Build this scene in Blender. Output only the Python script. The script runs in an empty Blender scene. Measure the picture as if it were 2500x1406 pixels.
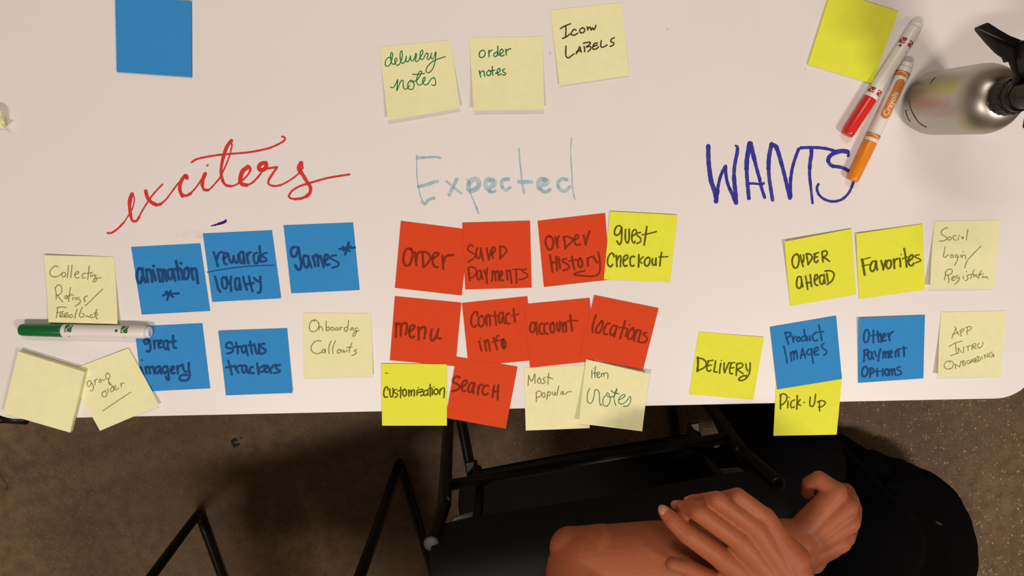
import bpy, bmesh, math, random
from mathutils import Vector, Matrix
from math import sin, cos, pi, radians as rad
random.seed(7)
SC = bpy.context.scene
COL = SC.collection
# ------------------------------------------------------------------ camera, world, lights, exposure
F_PX, PITCH, ROLL = 1885.0, rad(10.73), rad(1.572)
TT = 0.74                                   # table top height
CAM = Vector((0, 0, TT + 0.8589))
cp, sp, cr, sr = cos(PITCH), sin(PITCH), cos(ROLL), sin(ROLL)
RC = Matrix(((cr, 0, sr), (0, 1, 0), (-sr, 0, cr))) @ Matrix(((1, 0, 0), (0, cp, -sp), (0, sp, cp)))
cd = bpy.data.cameras.new('camera'); cam = bpy.data.objects.new('camera', cd); COL.objects.link(cam)
cd.sensor_width = 36; cd.lens = F_PX / 2500 * 36; cd.clip_start = 0.02
cam.matrix_world = Matrix.Translation(CAM) @ RC.transposed().to_4x4()
SC.camera = cam
SC.view_settings.view_transform = 'Standard'; SC.view_settings.look = 'None'
SC.view_settings.exposure = 0.0; SC.view_settings.gamma = 1.0; SC.view_settings.use_curve_mapping = False
w = bpy.data.worlds.new('world'); SC.world = w; w.use_nodes = True
w.node_tree.nodes['Background'].inputs[0].default_value = (1.0, 0.83, 0.69, 1)
w.node_tree.nodes['Background'].inputs[1].default_value = 0.27
def lamp(name, x, y, z, sx, sy, power, col=(1, 0.872, 0.775), rz=0):
    l = bpy.data.lights.new(name, 'AREA'); l.shape = 'RECTANGLE'; l.size = sx; l.size_y = sy
    l.energy = power; l.color = col
    o = bpy.data.objects.new(name, l); COL.objects.link(o); o.location = (x, y, z); o.rotation_euler = (0, 0, rz)
    return o
lamp('ceiling_light', -0.66, -1.12, 2.85, 0.6, 0.16, 26)
lamp('ceiling_light', 1.32, -1.05, 2.85, 0.6, 0.16, 33.5)
lamp('ceiling_light', 0.0, 1.25, 2.85, 0.9, 0.16, 17.5)

def U(x, y, z):
    """the point at height z that the photograph shows at pixel x, y"""
    d = RC.transposed() @ Vector(((x - 1250) / F_PX, -(y - 703) / F_PX, -1))
    return CAM + d * ((z - CAM.z) / d.z)

# ------------------------------------------------------------------ materials
def lin(r, g, b):
    f = lambda c: (c / 255 / 12.92) if c <= 10 else ((c / 255 + 0.055) / 1.055) ** 2.4
    return (f(r), f(g), f(b), 1)
def mat(name, col, rough=0.6, metal=0.0, noise=0.0, scale=60, bump=0.0, bscale=400, spec=0.5, sss=0.0):
    m = bpy.data.materials.new(name); m.use_nodes = True; nt = m.node_tree; b = nt.nodes['Principled BSDF']
    b.inputs['Base Color'].default_value = (*col[:3], 1); b.inputs['Roughness'].default_value = rough
    b.inputs['Metallic'].default_value = metal; b.inputs['Specular IOR Level'].default_value = spec
    tc = nt.nodes.new('ShaderNodeTexCoord')
    if noise:
        n = nt.nodes.new('ShaderNodeTexNoise'); n.inputs['Scale'].default_value = scale; n.inputs['Detail'].default_value = 5
        nt.links.new(tc.outputs['Object'], n.inputs['Vector'])
        r = nt.nodes.new('ShaderNodeMapRange'); r.inputs[1].default_value = 0.3; r.inputs[2].default_value = 0.7
        r.inputs[3].default_value = 1 - noise; r.inputs[4].default_value = 1 + noise
        nt.links.new(n.outputs[0], r.inputs[0])
        v = nt.nodes.new('ShaderNodeVectorMath'); v.operation = 'SCALE'; v.inputs[0].default_value = col[:3]
        nt.links.new(r.outputs[0], v.inputs['Scale']); nt.links.new(v.outputs[0], b.inputs['Base Color'])
    if bump:
        n = nt.nodes.new('ShaderNodeTexNoise'); n.inputs['Scale'].default_value = bscale; n.inputs['Detail'].default_value = 3
        nt.links.new(tc.outputs['Object'], n.inputs['Vector'])
        bp = nt.nodes.new('ShaderNodeBump'); bp.inputs['Strength'].default_value = bump; bp.inputs['Distance'].default_value = 0.001
        nt.links.new(n.outputs[0], bp.inputs['Height']); nt.links.new(bp.outputs[0], b.inputs['Normal'])
    if sss:
        b.inputs['Subsurface Weight'].default_value = sss; b.inputs['Subsurface Radius'].default_value = (1, 0.35, 0.2)
        b.inputs['Subsurface Scale'].default_value = 0.006
    return m
def ink(name, col, alpha=0.85, patchy=0.12, scale=300):
    m = bpy.data.materials.new(name); m.use_nodes = True; nt = m.node_tree; b = nt.nodes['Principled BSDF']
    b.inputs['Base Color'].default_value = (*col[:3], 1); b.inputs['Roughness'].default_value = 0.7
    b.inputs['Specular IOR Level'].default_value = 0.2
    tc = nt.nodes.new('ShaderNodeTexCoord'); n = nt.nodes.new('ShaderNodeTexNoise'); n.inputs['Scale'].default_value = scale
    r = nt.nodes.new('ShaderNodeMapRange'); r.inputs[1].default_value = 0.3; r.inputs[2].default_value = 0.7
    r.inputs[3].default_value = max(0, alpha - patchy); r.inputs[4].default_value = min(1, alpha + patchy)
    nt.links.new(tc.outputs['Object'], n.inputs['Vector']); nt.links.new(n.outputs[0], r.inputs[0])
    nt.links.new(r.outputs[0], b.inputs['Alpha'])
    return m
def paper(name, col): return mat(name, col, rough=0.85, noise=0.025, scale=90, bump=0.12, bscale=900, spec=0.2)
P_BLUE = paper('blue_paper', (0.036, 0.275, 0.66)); P_RED = paper('orange_red_paper', (0.70, 0.066, 0.0155))
P_YEL = paper('bright_yellow_paper', (0.80, 0.85, 0.065)); P_CRE = paper('pale_yellow_paper', (0.85, 0.85, 0.50))
I_NAVY = ink('navy_ink', (0.010, 0.072, 0.23), 0.82); I_BROWN = ink('dark_brown_ink', (0.25, 0.028, 0.003), 0.8)
I_OLIVE = ink('olive_ink', (0.12, 0.11, 0.002), 0.84); I_GREY = ink('grey_pen_ink', (0.26, 0.27, 0.115), 0.7)
I_BLACK = ink('black_pen_ink', (0.07, 0.045, 0.012), 0.9); I_GREEN = ink('green_ink', (0.008, 0.20, 0.055), 0.88)
I_GREEN2 = ink('dull_green_ink', (0.07, 0.24, 0.10), 0.8)
D_RED = ink('red_board_ink', (0.72, 0.035, 0.03), 0.9, 0.1, 60); D_BLUE = ink('blue_board_ink', (0.035, 0.035, 0.36), 0.88, 0.12, 60)
D_PALE = ink('pale_teal_board_ink', (0.30, 0.56, 0.70), 0.46, 0.22, 90); D_PURP = ink('violet_board_ink', (0.03, 0.012, 0.17), 0.95, 0.03)
M_SMUDGE = ink('faint_violet_smudge', (0.55, 0.5, 0.72), 0.12, 0.1, 40)
M_TABLE = mat('white_laminate', (0.80, 0.785, 0.775), rough=0.38, noise=0.012, scale=9, spec=0.35)
M_EDGE = mat('dark_edge_band', (0.05, 0.04, 0.035), rough=0.5)
M_BLACK = mat('black_metal', (0.003, 0.003, 0.0025), rough=0.38, spec=0.3)
M_PLAST = mat('black_textured_plastic', (0.006, 0.0056, 0.005), rough=0.62, bump=0.6, bscale=700, spec=0.32)
M_SEAT = mat('shaded_black_seat_plastic', (0.003, 0.0028, 0.0026), rough=0.75, bump=0.3, bscale=700, spec=0.06)  # darker, duller than the backrest plastic: the sitter's shade put into the material
M_CAP = mat('grey_tube_cap', (0.05, 0.047, 0.045), rough=0.6)
M_CLOTH = mat('black_cloth', (0.0028, 0.0028, 0.0032), rough=0.95, bump=0.4, bscale=900, spec=0.06)
M_SKIN = mat('tan_skin', (0.33, 0.098, 0.042), rough=0.5, noise=0.07, scale=28, bump=0.25, bscale=260, spec=0.2, sss=0.12)
M_NAIL = mat('nail', (0.40, 0.16, 0.10), rough=0.4)
M_HAIR = mat('dark_hair', (0.01, 0.008, 0.006), rough=0.6)
M_WHITE = mat('white_plastic', (0.80, 0.78, 0.75), rough=0.35)
M_STEEL = mat('brushed_steel', (0.47, 0.44, 0.40), rough=0.42, metal=1.0, noise=0.03, scale=12)
M_BPL = mat('black_gloss_plastic', (0.005, 0.004, 0.0035), rough=0.4, spec=0.25)

# ------------------------------------------------------------------ helpers
def link(name, bm, m, parent=None, smooth=False):
    me = bpy.data.meshes.new(name); bm.to_mesh(me); bm.free()
    if m: me.materials.append(m)
    if smooth:
        for p in me.polygons: p.use_smooth = True
    o = bpy.data.objects.new(name, me); COL.objects.link(o)
    if parent: o.parent = parent
    return o
def tag(o, label, cat, group=None):
    o['label'] = label; o['category'] = cat
    if group: o['group'] = group
    return o
def empty(name, loc=(0, 0, 0), rz=0):
    o = bpy.data.objects.new(name, None); COL.objects.link(o); o.location = loc; o.rotation_euler = (0, 0, rz)
    o.empty_display_size = 0.05
    return o
def keep(o, parent, M):
    """parent o, whose mesh is in world coordinates, to an empty placed at M"""
    o.data.transform(M.inverted()); o.parent = parent
    return o
def bezel(o, w=0.002, seg=2):
    md = o.modifiers.new('bevel', 'BEVEL'); md.width = w; md.segments = seg; md.limit_method = 'ANGLE'
    return o
def box(bm, x0, x1, y0, y1, z0, z1, M=None):
    vs = [bm.verts.new(Vector((x, y, z)) if M is None else M @ Vector((x, y, z))) for z in (z0, z1) for x, y in ((x0, y0), (x1, y0), (x1, y1), (x0, y1))]
    for f in ((3, 2, 1, 0), (4, 5, 6, 7), (0, 1, 5, 4), (1, 2, 6, 5), (2, 3, 7, 6), (3, 0, 4, 7)): bm.faces.new([vs[i] for i in f])
def catmull(pts, step):
    """smooth curve through tuples of any length"""
    if len(pts) < 3:
        pts = [pts[0], tuple((a + b) / 2 for a, b in zip(pts[0], pts[-1])), pts[-1]]
    out = []; n = len(pts)
    for i in range(n - 1):
        p0, p1, p2, p3 = pts[max(i - 1, 0)], pts[i], pts[i + 1], pts[min(i + 2, n - 1)]
        k = max(1, int(math.dist(p1[:3], p2[:3]) / step))
        for j in range(k):
            t = j / k
            out.append(tuple(0.5 * (2 * b + (c - a) * t + (2 * a - 5 * b + 4 * c - d) * t * t + (3 * b - a - 3 * c + d) * t ** 3) for a, b, c, d in zip(p0, p1, p2, p3)))
    out.append(tuple(pts[-1]))
    return out
def tube(bm, pts, r, seg=12, cap=True, step=0.012, smooth=True):
    """round tube through points; points may carry a radius as a fourth number"""
    P = [tuple(p) + ((r,) if len(p) == 3 else ()) for p in pts]
    if smooth: P = catmull(P, step)
    prev = None; up = Vector((0.13, 0.27, 1)).normalized(); first = last = None
    for i, p in enumerate(P):
        a = Vector(P[max(i - 1, 0)][:3]); b = Vector(P[min(i + 1, len(P) - 1)][:3]); t = (b - a)
        if t.length < 1e-9: continue
        t.normalize(); s = t.cross(up)
        if s.length < 1e-4: s = t.cross(Vector((1, 0, 0)))
        s.normalize(); u = s.cross(t); up = u
        ring = [bm.verts.new(Vector(p[:3]) + (s * cos(2 * pi * k / seg) + u * sin(2 * pi * k / seg)) * p[3]) for k in range(seg)]
        if prev:
            for k in range(seg): bm.faces.new((prev[k], prev[(k + 1) % seg], ring[(k + 1) % seg], ring[k]))
        else: first = ring
        prev = ring
    if cap: bm.faces.new(first[::-1]); bm.faces.new(prev)
def lathe(bm, prof, seg=40, M=None, cap=True):
    prev = None; first = None
    for r, z in prof:
        ring = [bm.verts.new((M or Matrix()) @ Vector((r * cos(2 * pi * k / seg), r * sin(2 * pi * k / seg), z))) for k in range(seg)]
        if prev:
            for k in range(seg): bm.faces.new((prev[k], prev[(k + 1) % seg], ring[(k + 1) % seg], ring[k]))
        else: first = ring
        prev = ring
    if cap: bm.faces.new(first[::-1]); bm.faces.new(prev)
def ball(bm, c, r, sx=1, sy=1, sz=1, R=None, sub=3):
    M = Matrix.Translation(c) @ (R.to_4x4() if R else Matrix()) @ Matrix.Diagonal((sx * r, sy * r, sz * r, 1))
    bmesh.ops.create_icosphere(bm, subdivisions=sub, radius=1, matrix=M)
def capsule(bm, a, ra, b, rb, seg=36):
    a, b = Vector(a), Vector(b); d = b - a; L = d.length
    q = d.to_track_quat('Z', 'Y').to_matrix().to_4x4(); M = Matrix.Translation(a) @ q
    prof = [(max(1e-5, ra * sin(t)), -ra * cos(t)) for t in [pi / 2 * i / 6 for i in range(7)]]
    prof += [(max(1e-5, rb * cos(t)), L + rb * sin(t)) for t in [pi / 2 * i / 6 for i in range(7)]]
    lathe(bm, prof, seg, M)
def remeshed(name, bm, m, voxel, smooth=6, parent=None, factor=0.5):
    me = bpy.data.meshes.new('raw'); bm.to_mesh(me); bm.free()
    o = bpy.data.objects.new('raw', me); COL.objects.link(o)
    r = o.modifiers.new('r', 'REMESH'); r.mode = 'VOXEL'; r.voxel_size = voxel
    s = o.modifiers.new('s', 'SMOOTH'); s.iterations = smooth; s.factor = factor
    dg = bpy.context.evaluated_depsgraph_get(); dg.update()
    e = bpy.data.meshes.new_from_object(o.evaluated_get(dg)); e.name = name
    bpy.data.objects.remove(o); bpy.data.meshes.remove(me)
    e.materials.clear(); e.materials.append(m)
    for p in e.polygons: p.use_smooth = True
    n = bpy.data.objects.new(name, e); COL.objects.link(n)
    if parent: n.parent = parent
    return n

# ------------------------------------------------------------------ handwriting: flat inked strokes laid on a surface
def parse(sheet, width, text):
    x0, y0, s = RG[sheet]; out = []
    for line in text.strip().split('\n'):
        for st in line.split('|'):
            st = st.strip()
            if not st: continue
            wd = width
            if st[0] == 'w': k, st = st.split(' ', 1); wd = float(k[1:])
            out.append((wd, [(x0 + float(a) / s, y0 + float(b) / s) for a, b in (q.split(',') for q in st.split())]))
    return out
def write(name, strokes, place, m, parent, M, jitter=0.06):
    """strokes: (width, points) in pixels; place(x, y, lift) gives the point on the surface"""
    bm = bmesh.new()
    for k, (wd, pts) in enumerate(strokes):
        P = catmull(pts, 2.5); n = len(P); lift = 0.00013 + (k % 40) * 4e-6
        ph = random.random() * 6; L = R = None
        hw = []
        for i in range(n):
            h = wd / 2 * (1 + jitter * sin(i * 0.9 + ph) + jitter * 0.6 * sin(i * 2.3 + ph))
            hw.append(h)
        def nrm(i):
            a = P[max(i - 1, 0)]; b = P[min(i + 1, n - 1)]; dx, dy = b[0] - a[0], b[1] - a[1]; l = math.hypot(dx, dy) or 1
            return -dy / l, dx / l
        rows = []
        nx, ny = nrm(0)
        rows = [(P[0][0] - ny * s_ * hw[0], P[0][1] + nx * s_ * hw[0], nx * c_ * hw[0], ny * c_ * hw[0]) for c_, s_ in ((cos(rad(t)), sin(rad(t))) for t in (75, 45, 15))]
        # the tangent is (ny, -nx); the start cap lies behind it
        for i in range(n):
            nx, ny = nrm(i); rows.append((P[i][0], P[i][1], nx * hw[i], ny * hw[i]))
        nx, ny = nrm(n - 1)
        rows += [(P[-1][0] + ny * s_ * hw[-1], P[-1][1] - nx * s_ * hw[-1], nx * c_ * hw[-1], ny * c_ * hw[-1]) for c_, s_ in ((cos(rad(t)), sin(rad(t))) for t in (15, 45, 75))]
        for x, y, ax, ay in rows:
            l = bm.verts.new(place(x + ax, y + ay, lift)); r = bm.verts.new(place(x - ax, y - ay, lift))
            if L: bm.faces.new((L, R, r, l))
            L, R = l, r
    bmesh.ops.recalc_face_normals(bm, faces=bm.faces)
    o = link(name, bm, m); o.data.transform(M.inverted()); o.parent = parent
    return o
# region origin and zoom of each tracing sheet: (x0, y0, scale)
RG={'A':(880,0,3.5714),'B':(230,310,3.7313),'C':(980,320,5.4348),'D':(1680,320,5.4348),'E':(0,540,5),'F':(0,760,4.394),
'G':(450,520,5.3191),'H':(450,740,5.3191),'I':(920,500,5.8575),'J':(1290,500,5.8575),'K':(920,710,6.25),'L':(1270,710,6.25),
'M':(900,860,6.25),'N':(1250,860,6.25),'O':(1860,520,5.857),'P':(2180,520,6.3906),'Q':(1660,750,4.2595),'R':(2060,740,5.4068)}
ST={
# --- cream notes, top row
'delivery_notes':('A',2.6,"""268,505 240,503 217,540 222,575 250,572 272,530 281,470 272,455 263,480 268,540 287,562 305,548 320,518 314,503 302,512 302,548 322,570 345,552 365,490 360,442 346,470 350,530 368,553 388,535 400,500|400,490 398,538 415,540 432,505 436,488|436,488 440,525 455,532 475,500 482,465|482,465 490,480 478,530 498,535 520,500 545,460 540,437 526,450 520,490 530,520 548,512 565,480 578,462|578,462 592,470 580,510 596,520 612,490 622,462|612,490 625,515 640,500 658,452 652,530 630,600 595,635 572,622 585,580 640,530 740,494
265,760 285,765 312,725 325,692 322,740 316,792 330,760 352,708 372,702 372,745 385,778 410,770 428,745|440,700 418,720 412,760 432,780 460,772 468,735 455,702 438,700 440,715 470,710 500,690 530,640 532,620 515,622 492,680 492,722 510,742 532,735 560,700 562,672 545,690 545,725 565,740 590,730 615,690 640,676|640,676 655,700 655,735 640,746 620,738|455,648 500,648 560,640"""),
'order_notes':('A',3.0,"""1060,440 1040,455 1037,490 1055,503 1080,490 1088,460 1075,438 1058,440|1118,440 1120,470 1122,495|1120,468 1130,445 1150,436|1190,455 1170,462 1162,485 1175,495 1192,480 1198,440 1197,402|1197,440 1200,470 1208,485|1215,470 1240,458 1245,440 1230,428 1216,450 1218,478 1232,490 1252,480|1268,430 1268,460 1272,480|1270,455 1282,435 1310,425
1035,615 1042,645 1048,672|1044,640 1060,618 1076,620 1080,650 1084,668|1120,615 1102,630 1103,655 1120,660 1136,645 1135,622 1120,612|1150,578 1150,620 1154,655|1130,622 1170,612|1178,640 1205,632 1220,612 1210,596 1195,610 1192,640 1205,655 1228,645|1255,602 1238,615 1250,630 1268,640 1260,655 1240,652"""),
'icon_labels':('A',3.6,"""1742,250 1780,228 1830,208|1790,228 1792,270 1788,325|1762,335 1795,322 1830,295|1880,265 1865,255 1845,275 1838,300 1860,308 1895,290|1935,245 1915,255 1912,278 1930,288 1952,275 1955,252 1935,242|1978,235 1982,262|1982,255 2000,235 2012,262|2015,260 2025,240 2035,262 2048,240 2052,222
1792,402 1790,450 1792,490 1812,505 1835,490 1862,470|1880,470 1900,435 1912,405 1918,430 1925,455|1882,452 1920,440|1950,405 1955,430 1955,450|1945,378 1975,370 2005,370 1990,395 1965,410 2005,405 2008,425 1985,450|2065,375 2040,380 2025,410 2030,430 2060,425 2075,408|2030,405 2065,392|2100,355 2095,390 2100,412 2125,408 2150,392|2212,330 2190,340 2182,362 2205,372 2208,390 2178,405"""),
# --- left block
'collecting':('E',2.6,"""710,560 690,545 650,560 612,610 615,655 650,678 700,675 740,650 770,625 800,635 800,665 770,680 755,665 760,640|835,540 830,620 822,690|880,535 872,610 865,688|912,655 950,640 965,620 940,615 915,640 918,680 940,695 965,685|1045,640 1020,635 1003,665 1008,695 1040,690|1090,545 1082,620 1070,712|1060,635 1120,632|1118,620 1121,624|1105,655 1108,678|1125,672 1145,650 1160,655 1165,675|1180,662 1160,668 1158,690 1180,695 1185,700 1160,740 1135,738 1160,700 1235,690
672,815 685,870 688,950|675,815 700,785 725,775 750,800 755,850 735,890 695,905|700,905 735,950 768,985|815,905 790,920 788,940 810,945 825,910 822,945|860,810 850,880 838,980|830,915 880,895|893,900 895,905|890,930 890,958|912,935 925,930 930,958|970,930 950,930 945,950 970,955 985,975 960,1010 920,1035|1068,912 1035,925 1025,955 1045,970 1030,985|1253,828 1150,930 1100,980 1043,1030
700,1055 700,1110 688,1178|700,1055 750,1046 808,1055|695,1115 740,1110 775,1100|735,1160 770,1140 765,1120 735,1135 730,1165 760,1172 790,1150|790,1160 830,1135 825,1115 795,1130 785,1165 810,1172 840,1155|885,1140 855,1145 845,1170 870,1175 895,1160|945,1075 925,1130 915,1185|1005,1050 985,1100 970,1150 985,1172 1020,1165 1030,1140 1005,1125|1060,1150 1048,1160 1062,1168 1075,1155 1085,1172|1130,1140 1105,1150 1105,1175 1140,1172|1180,1080 1165,1130 1155,1172|1145,1125 1185,1115|1195,1135 1170,1155 1190,1198"""),
'animation':('E',7.4,"""1715,580 1690,580 1672,640 1675,710 1700,755 1725,735 1735,680|1738,580 1745,660 1772,745|1785,590 1795,680 1805,740|1795,600 1825,590 1845,640 1860,740|1870,600 1885,660 1902,720|1872,547 1878,547|1925,590 1940,660 1955,735|1935,600 1960,590 1985,640 1990,735|1985,600 2010,595 2025,660 2035,725|2090,590 2050,600 2050,670 2075,710 2100,690 2105,620|2115,590 2125,660 2140,725|2150,490 2165,560 2185,710|2120,590 2200,580|2205,512 2212,513|2215,600 2225,650 2232,705|2290,570 2255,590 2245,660 2265,705 2295,690 2305,620 2290,575|2335,580 2345,650 2360,710|2345,590 2385,580 2402,650 2415,755
w5.2 1990,905 2060,890 2185,880|w5 2020,870 2070,895 2118,925|w5.5 2085,850 2065,890 2040,960|w5 2035,855 2055,880"""),
'great_imagery':('F',6.0,"""1590,300 1560,300 1545,320 1555,350 1580,345 1600,305 1610,350 1615,400 1600,432 1575,425|1650,315 1655,350 1660,400|1655,345 1670,315 1690,312|1700,350 1730,335 1735,310 1715,315 1700,345 1708,390 1735,385|1795,315 1765,320 1755,370 1780,408 1800,380|1800,315 1800,370 1810,412|1855,262 1858,330 1865,385 1890,392|1820,330 1885,320
w4 1522,522 1526,526|1510,600 1525,640 1540,675|1560,600 1575,665|1565,610 1595,595 1610,665|1610,610 1640,590 1655,665|1700,590 1670,610 1668,650 1690,668 1705,640|1715,590 1720,640 1728,668|1790,590 1750,600 1745,640 1770,665 1790,640|1795,590 1805,660 1815,720 1800,738 1780,700|1835,635 1865,615 1860,590 1840,600 1832,640 1850,665 1875,660|1900,590 1905,630 1908,665|1905,615 1920,590 1940,580|1960,570 1965,610 1985,645 2000,650|2025,555 2025,620 2035,690 2010,735 1955,742 1925,725 1935,695 1970,680 2005,685"""),
'rewards':('G',6.2,"""380,510 400,560 435,690|425,600 440,540 465,510 495,510|515,590 555,560 550,520 525,520 510,570 520,650 550,665|570,530 585,600 610,650 630,640 640,560|640,560 655,620 680,650 700,620 700,540|755,505 725,515 715,570 730,640 760,650 765,590|765,510 775,580 785,655|810,530 820,600 835,655|820,560 835,520 865,510|945,520 910,530 900,590 920,650 955,640 970,560|978,435 985,530 990,630|w5 1070,520 1030,525 1015,560 1060,590 1065,620 1010,632|w2.6 300,768 450,740 650,710 850,690 1000,682 1168,678
400,825 420,900 440,980 468,1022|515,835 490,850 490,920 510,975 545,975 555,900 530,835|545,830 580,920|608,825 600,920 610,1010|705,850 670,850 660,920 670,990 705,990 715,920|710,850 725,920 735,995|765,830 785,920 815,995|840,825 860,920 885,1015|800,928 898,908|905,840 930,870 965,890|985,825 990,900 995,980 980,1035 955,1035"""),
'games':('G',6.6,"""1480,450 1440,440 1395,460 1385,520 1410,565 1445,560 1470,500 1485,450|1485,450 1500,560 1520,660 1500,740 1475,735 1440,680|1590,560 1555,555 1545,610 1560,680 1590,710 1610,680 1615,600|1610,560 1620,620 1650,705|1665,560 1685,620 1700,690|1680,580 1710,540 1730,560 1740,685|1740,580 1765,555 1780,600 1810,700|1815,630 1865,590 1860,545 1830,545 1820,600 1835,660 1860,675 1885,665|w5.2 1970,550 1905,560 1905,590 1960,620 2005,650 1990,690 1920,710
2135,385 2115,450 2090,535|w5.4 2015,468 2100,458 2215,448|w5 2055,435 2150,497|w4.5 2160,430 2060,490"""),
'status':('H',5.6,"""620,540 605,510 575,510 540,545 560,580 620,590 635,610 610,640 555,655|670,510 690,580 695,655|635,570 730,565|785,550 755,560 745,600 760,645 790,630 800,570|800,550 810,610 825,675|855,500 865,570 880,655|835,550 905,545|910,530 925,600 940,655 965,640 972,560|968,530 972,600 980,650|1040,530 1005,530 990,560 1030,590 1060,610 1040,645 990,660
570,750 595,830 618,925|540,835 660,815|655,815 680,870 705,905|680,850 700,815 740,810|785,810 755,820 750,870 770,905 795,890 805,830|805,815 815,870 835,910|890,830 860,835 850,880 870,910 905,905|945,780 955,850 965,920|1030,810 960,860 985,890 1030,885|1045,850 1080,835 1080,810 1050,810 1040,860 1060,895 1090,890|1090,820 1110,870 1130,905|1115,870 1140,830 1160,810 1195,800|w5.2 1245,800 1190,820 1195,850 1240,870 1240,890 1165,910"""),
'onboarding':('H',2.6,"""1700,222 1660,225 1630,270 1625,330 1650,368 1700,365 1740,320 1745,260 1715,225 1680,218 1688,240|1750,300 1748,350|1750,320 1775,300 1790,320 1798,355|1845,235 1840,300 1845,355|1842,345 1870,355 1885,330 1870,305 1845,325|1925,315 1900,320 1900,345 1925,355 1945,335 1925,315|1990,315 1965,325 1960,350 1985,350 2000,325 1998,352|2020,315 2025,350|2022,335 2035,315 2055,315|2115,310 2085,320 2078,355 2100,368 2120,340 2135,225|2152,340 2155,346|2175,315 2172,350|2175,330 2190,318 2198,352|2250,325 2222,325 2215,350 2240,358 2225,400 2195,438 2190,405 2220,370 2275,357
1775,495 1745,485 1690,505 1650,560 1650,610 1690,648 1745,655 1785,635|1830,600 1795,605 1790,635 1815,645 1830,600 1832,645|1908,490 1880,560 1880,655|1962,490 1930,570 1930,655|2020,600 1990,610 1985,645 2010,650 2030,615 2015,600|2045,605 2050,640 2070,630 2072,605 2080,640 2100,625 2120,612|2178,515 2150,580 2140,640|2110,575 2180,572|2240,600 2210,610 2205,625 2240,635 2215,665 2175,678"""),
'group_order':('F',2.4,"""978,750 948,745 933,780 945,805 970,795 980,760 1000,800 1000,835 980,855 968,850|1015,740 1022,790|1020,755 1030,730 1048,725|1078,728 1062,742 1070,765 1090,758 1078,728|1098,735 1110,740 1128,732|1155,665 1135,680 1140,720 1160,728 1180,700 1165,665 1150,663|1165,720 1168,770 1180,790
1130,850 1098,875 1100,910 1130,917 1148,890 1128,850|1155,828 1162,870|1205,808 1185,840 1195,865 1215,850 1218,820 1170,760|1225,830 1245,815 1240,795 1222,808 1225,838 1250,840 1275,822|1295,770 1302,815|1300,790 1310,772 1335,770|w2.2 1103,1068 1240,975 1405,865"""),
# --- red block
'order':('I',6.0,"""490,635 465,625 420,640 390,700 380,800 400,860 430,870 470,850 500,780 510,690 490,630|545,680 555,760 565,865|565,790 575,720 595,680 625,680|655,680 660,780 665,890|650,675 710,680 765,740 750,800 690,880 665,885|790,770 850,740 885,700 850,685 810,710 795,780 810,860 840,890 870,890|940,730 945,820 950,915|955,830 975,760 1010,725 1095,718"""),
'saved':('I',5.0,"""w4 1375,600 1355,572 1315,590 1300,640 1350,680 1405,710 1390,760 1300,820|1440,620 1425,650 1420,720 1445,765 1475,750 1490,640|1485,620 1500,700 1520,800|1570,620 1585,700 1600,785|1600,780 1620,700 1640,640|1625,720 1680,670 1690,620 1655,610 1645,680 1660,760|1760,600 1765,690 1760,770|w4.6 1755,595 1810,600 1855,640 1840,690 1765,765
1315,920 1320,1000 1330,1080|w4.2 1300,920 1320,890 1365,890 1415,920 1420,980 1370,1035 1330,1050|1470,940 1445,950 1430,1020 1455,1070 1480,1050 1490,960|1490,940 1500,1000 1515,1060|1535,935 1560,1010|1580,910 1570,1000 1575,1125|1650,950 1655,1020 1645,1085|1650,970 1685,950 1700,1080|1705,970 1735,945 1745,1085|1750,1030 1790,1000 1790,950 1765,960 1760,1040 1785,1085 1810,1080|1855,940 1865,1010 1870,1070|1860,960 1900,935 1915,1020 1925,1115|w4 1945,925 2010,920 2075,930|1990,935 1995,1020 1998,1115|w4 2135,922 2085,930 2080,950 2150,990 2160,1015 2120,1050 2035,1072"""),
'history':('J',5.6,"""300,450 270,455 245,510 255,580 290,640 330,630 355,560 345,480 310,450|385,460 400,530 420,610|415,530 420,480 440,450|505,460 520,540 530,625|w4.6 500,460 560,455 630,490 610,540 530,615|w4.6 655,500 710,475 710,435 680,435 655,490 670,560 710,580 745,560|790,440 805,500 820,565|820,560 840,480 875,380
310,720 325,820 345,960|395,740 405,840 410,935|330,828 400,822|w4 428,745 432,750|435,770 445,840 455,905|w5 540,775 490,780 490,810 560,850 585,880 560,920 500,940|625,740 635,830 660,925|w4 580,805 690,785|735,770 715,800 715,860 745,895 770,870 765,800 740,765|845,760 850,820 855,870|w4.4 850,790 870,755 905,740|930,740 950,780 985,825|w4.6 1000,680 1015,760 1025,860 1020,950 980,1005 900,1022 780,1015 655,1000 690,970 805,945"""),
'guest':('J',4.6,"""1335,330 1310,300 1265,310 1235,360 1235,420 1270,435 1310,400 1335,330 1335,420 1330,520 1300,570 1268,520|1390,355 1385,430 1390,510 1420,545 1440,480 1440,350|w4 1480,450 1540,410 1545,370 1515,355 1485,400 1480,500 1510,550 1525,520|w4 1600,395 1550,410 1560,440 1605,480 1600,530 1548,552|1695,310 1680,400 1670,480 1655,575|w3.6 1625,430 1720,412 1830,382
1225,740 1215,700 1190,690 1150,730 1130,800 1140,860 1180,885 1205,850|1255,720 1262,800 1265,880|1265,800 1290,740 1320,730 1320,800 1315,880|1355,810 1410,770 1425,730 1400,715 1365,750 1355,830 1375,875 1410,868|1520,745 1490,735 1460,760 1455,830 1470,875 1510,868|1580,710 1578,800 1575,888|w3.8 1640,745 1590,800 1625,835|1700,760 1670,780 1660,840 1685,875 1720,860 1740,800 1725,750 1700,755|1775,770 1770,830 1790,865 1815,850 1825,765|1825,765 1820,820 1825,862|1905,680 1890,770 1880,870|w3.4 1865,745 1930,745 1995,740"""),
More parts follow.
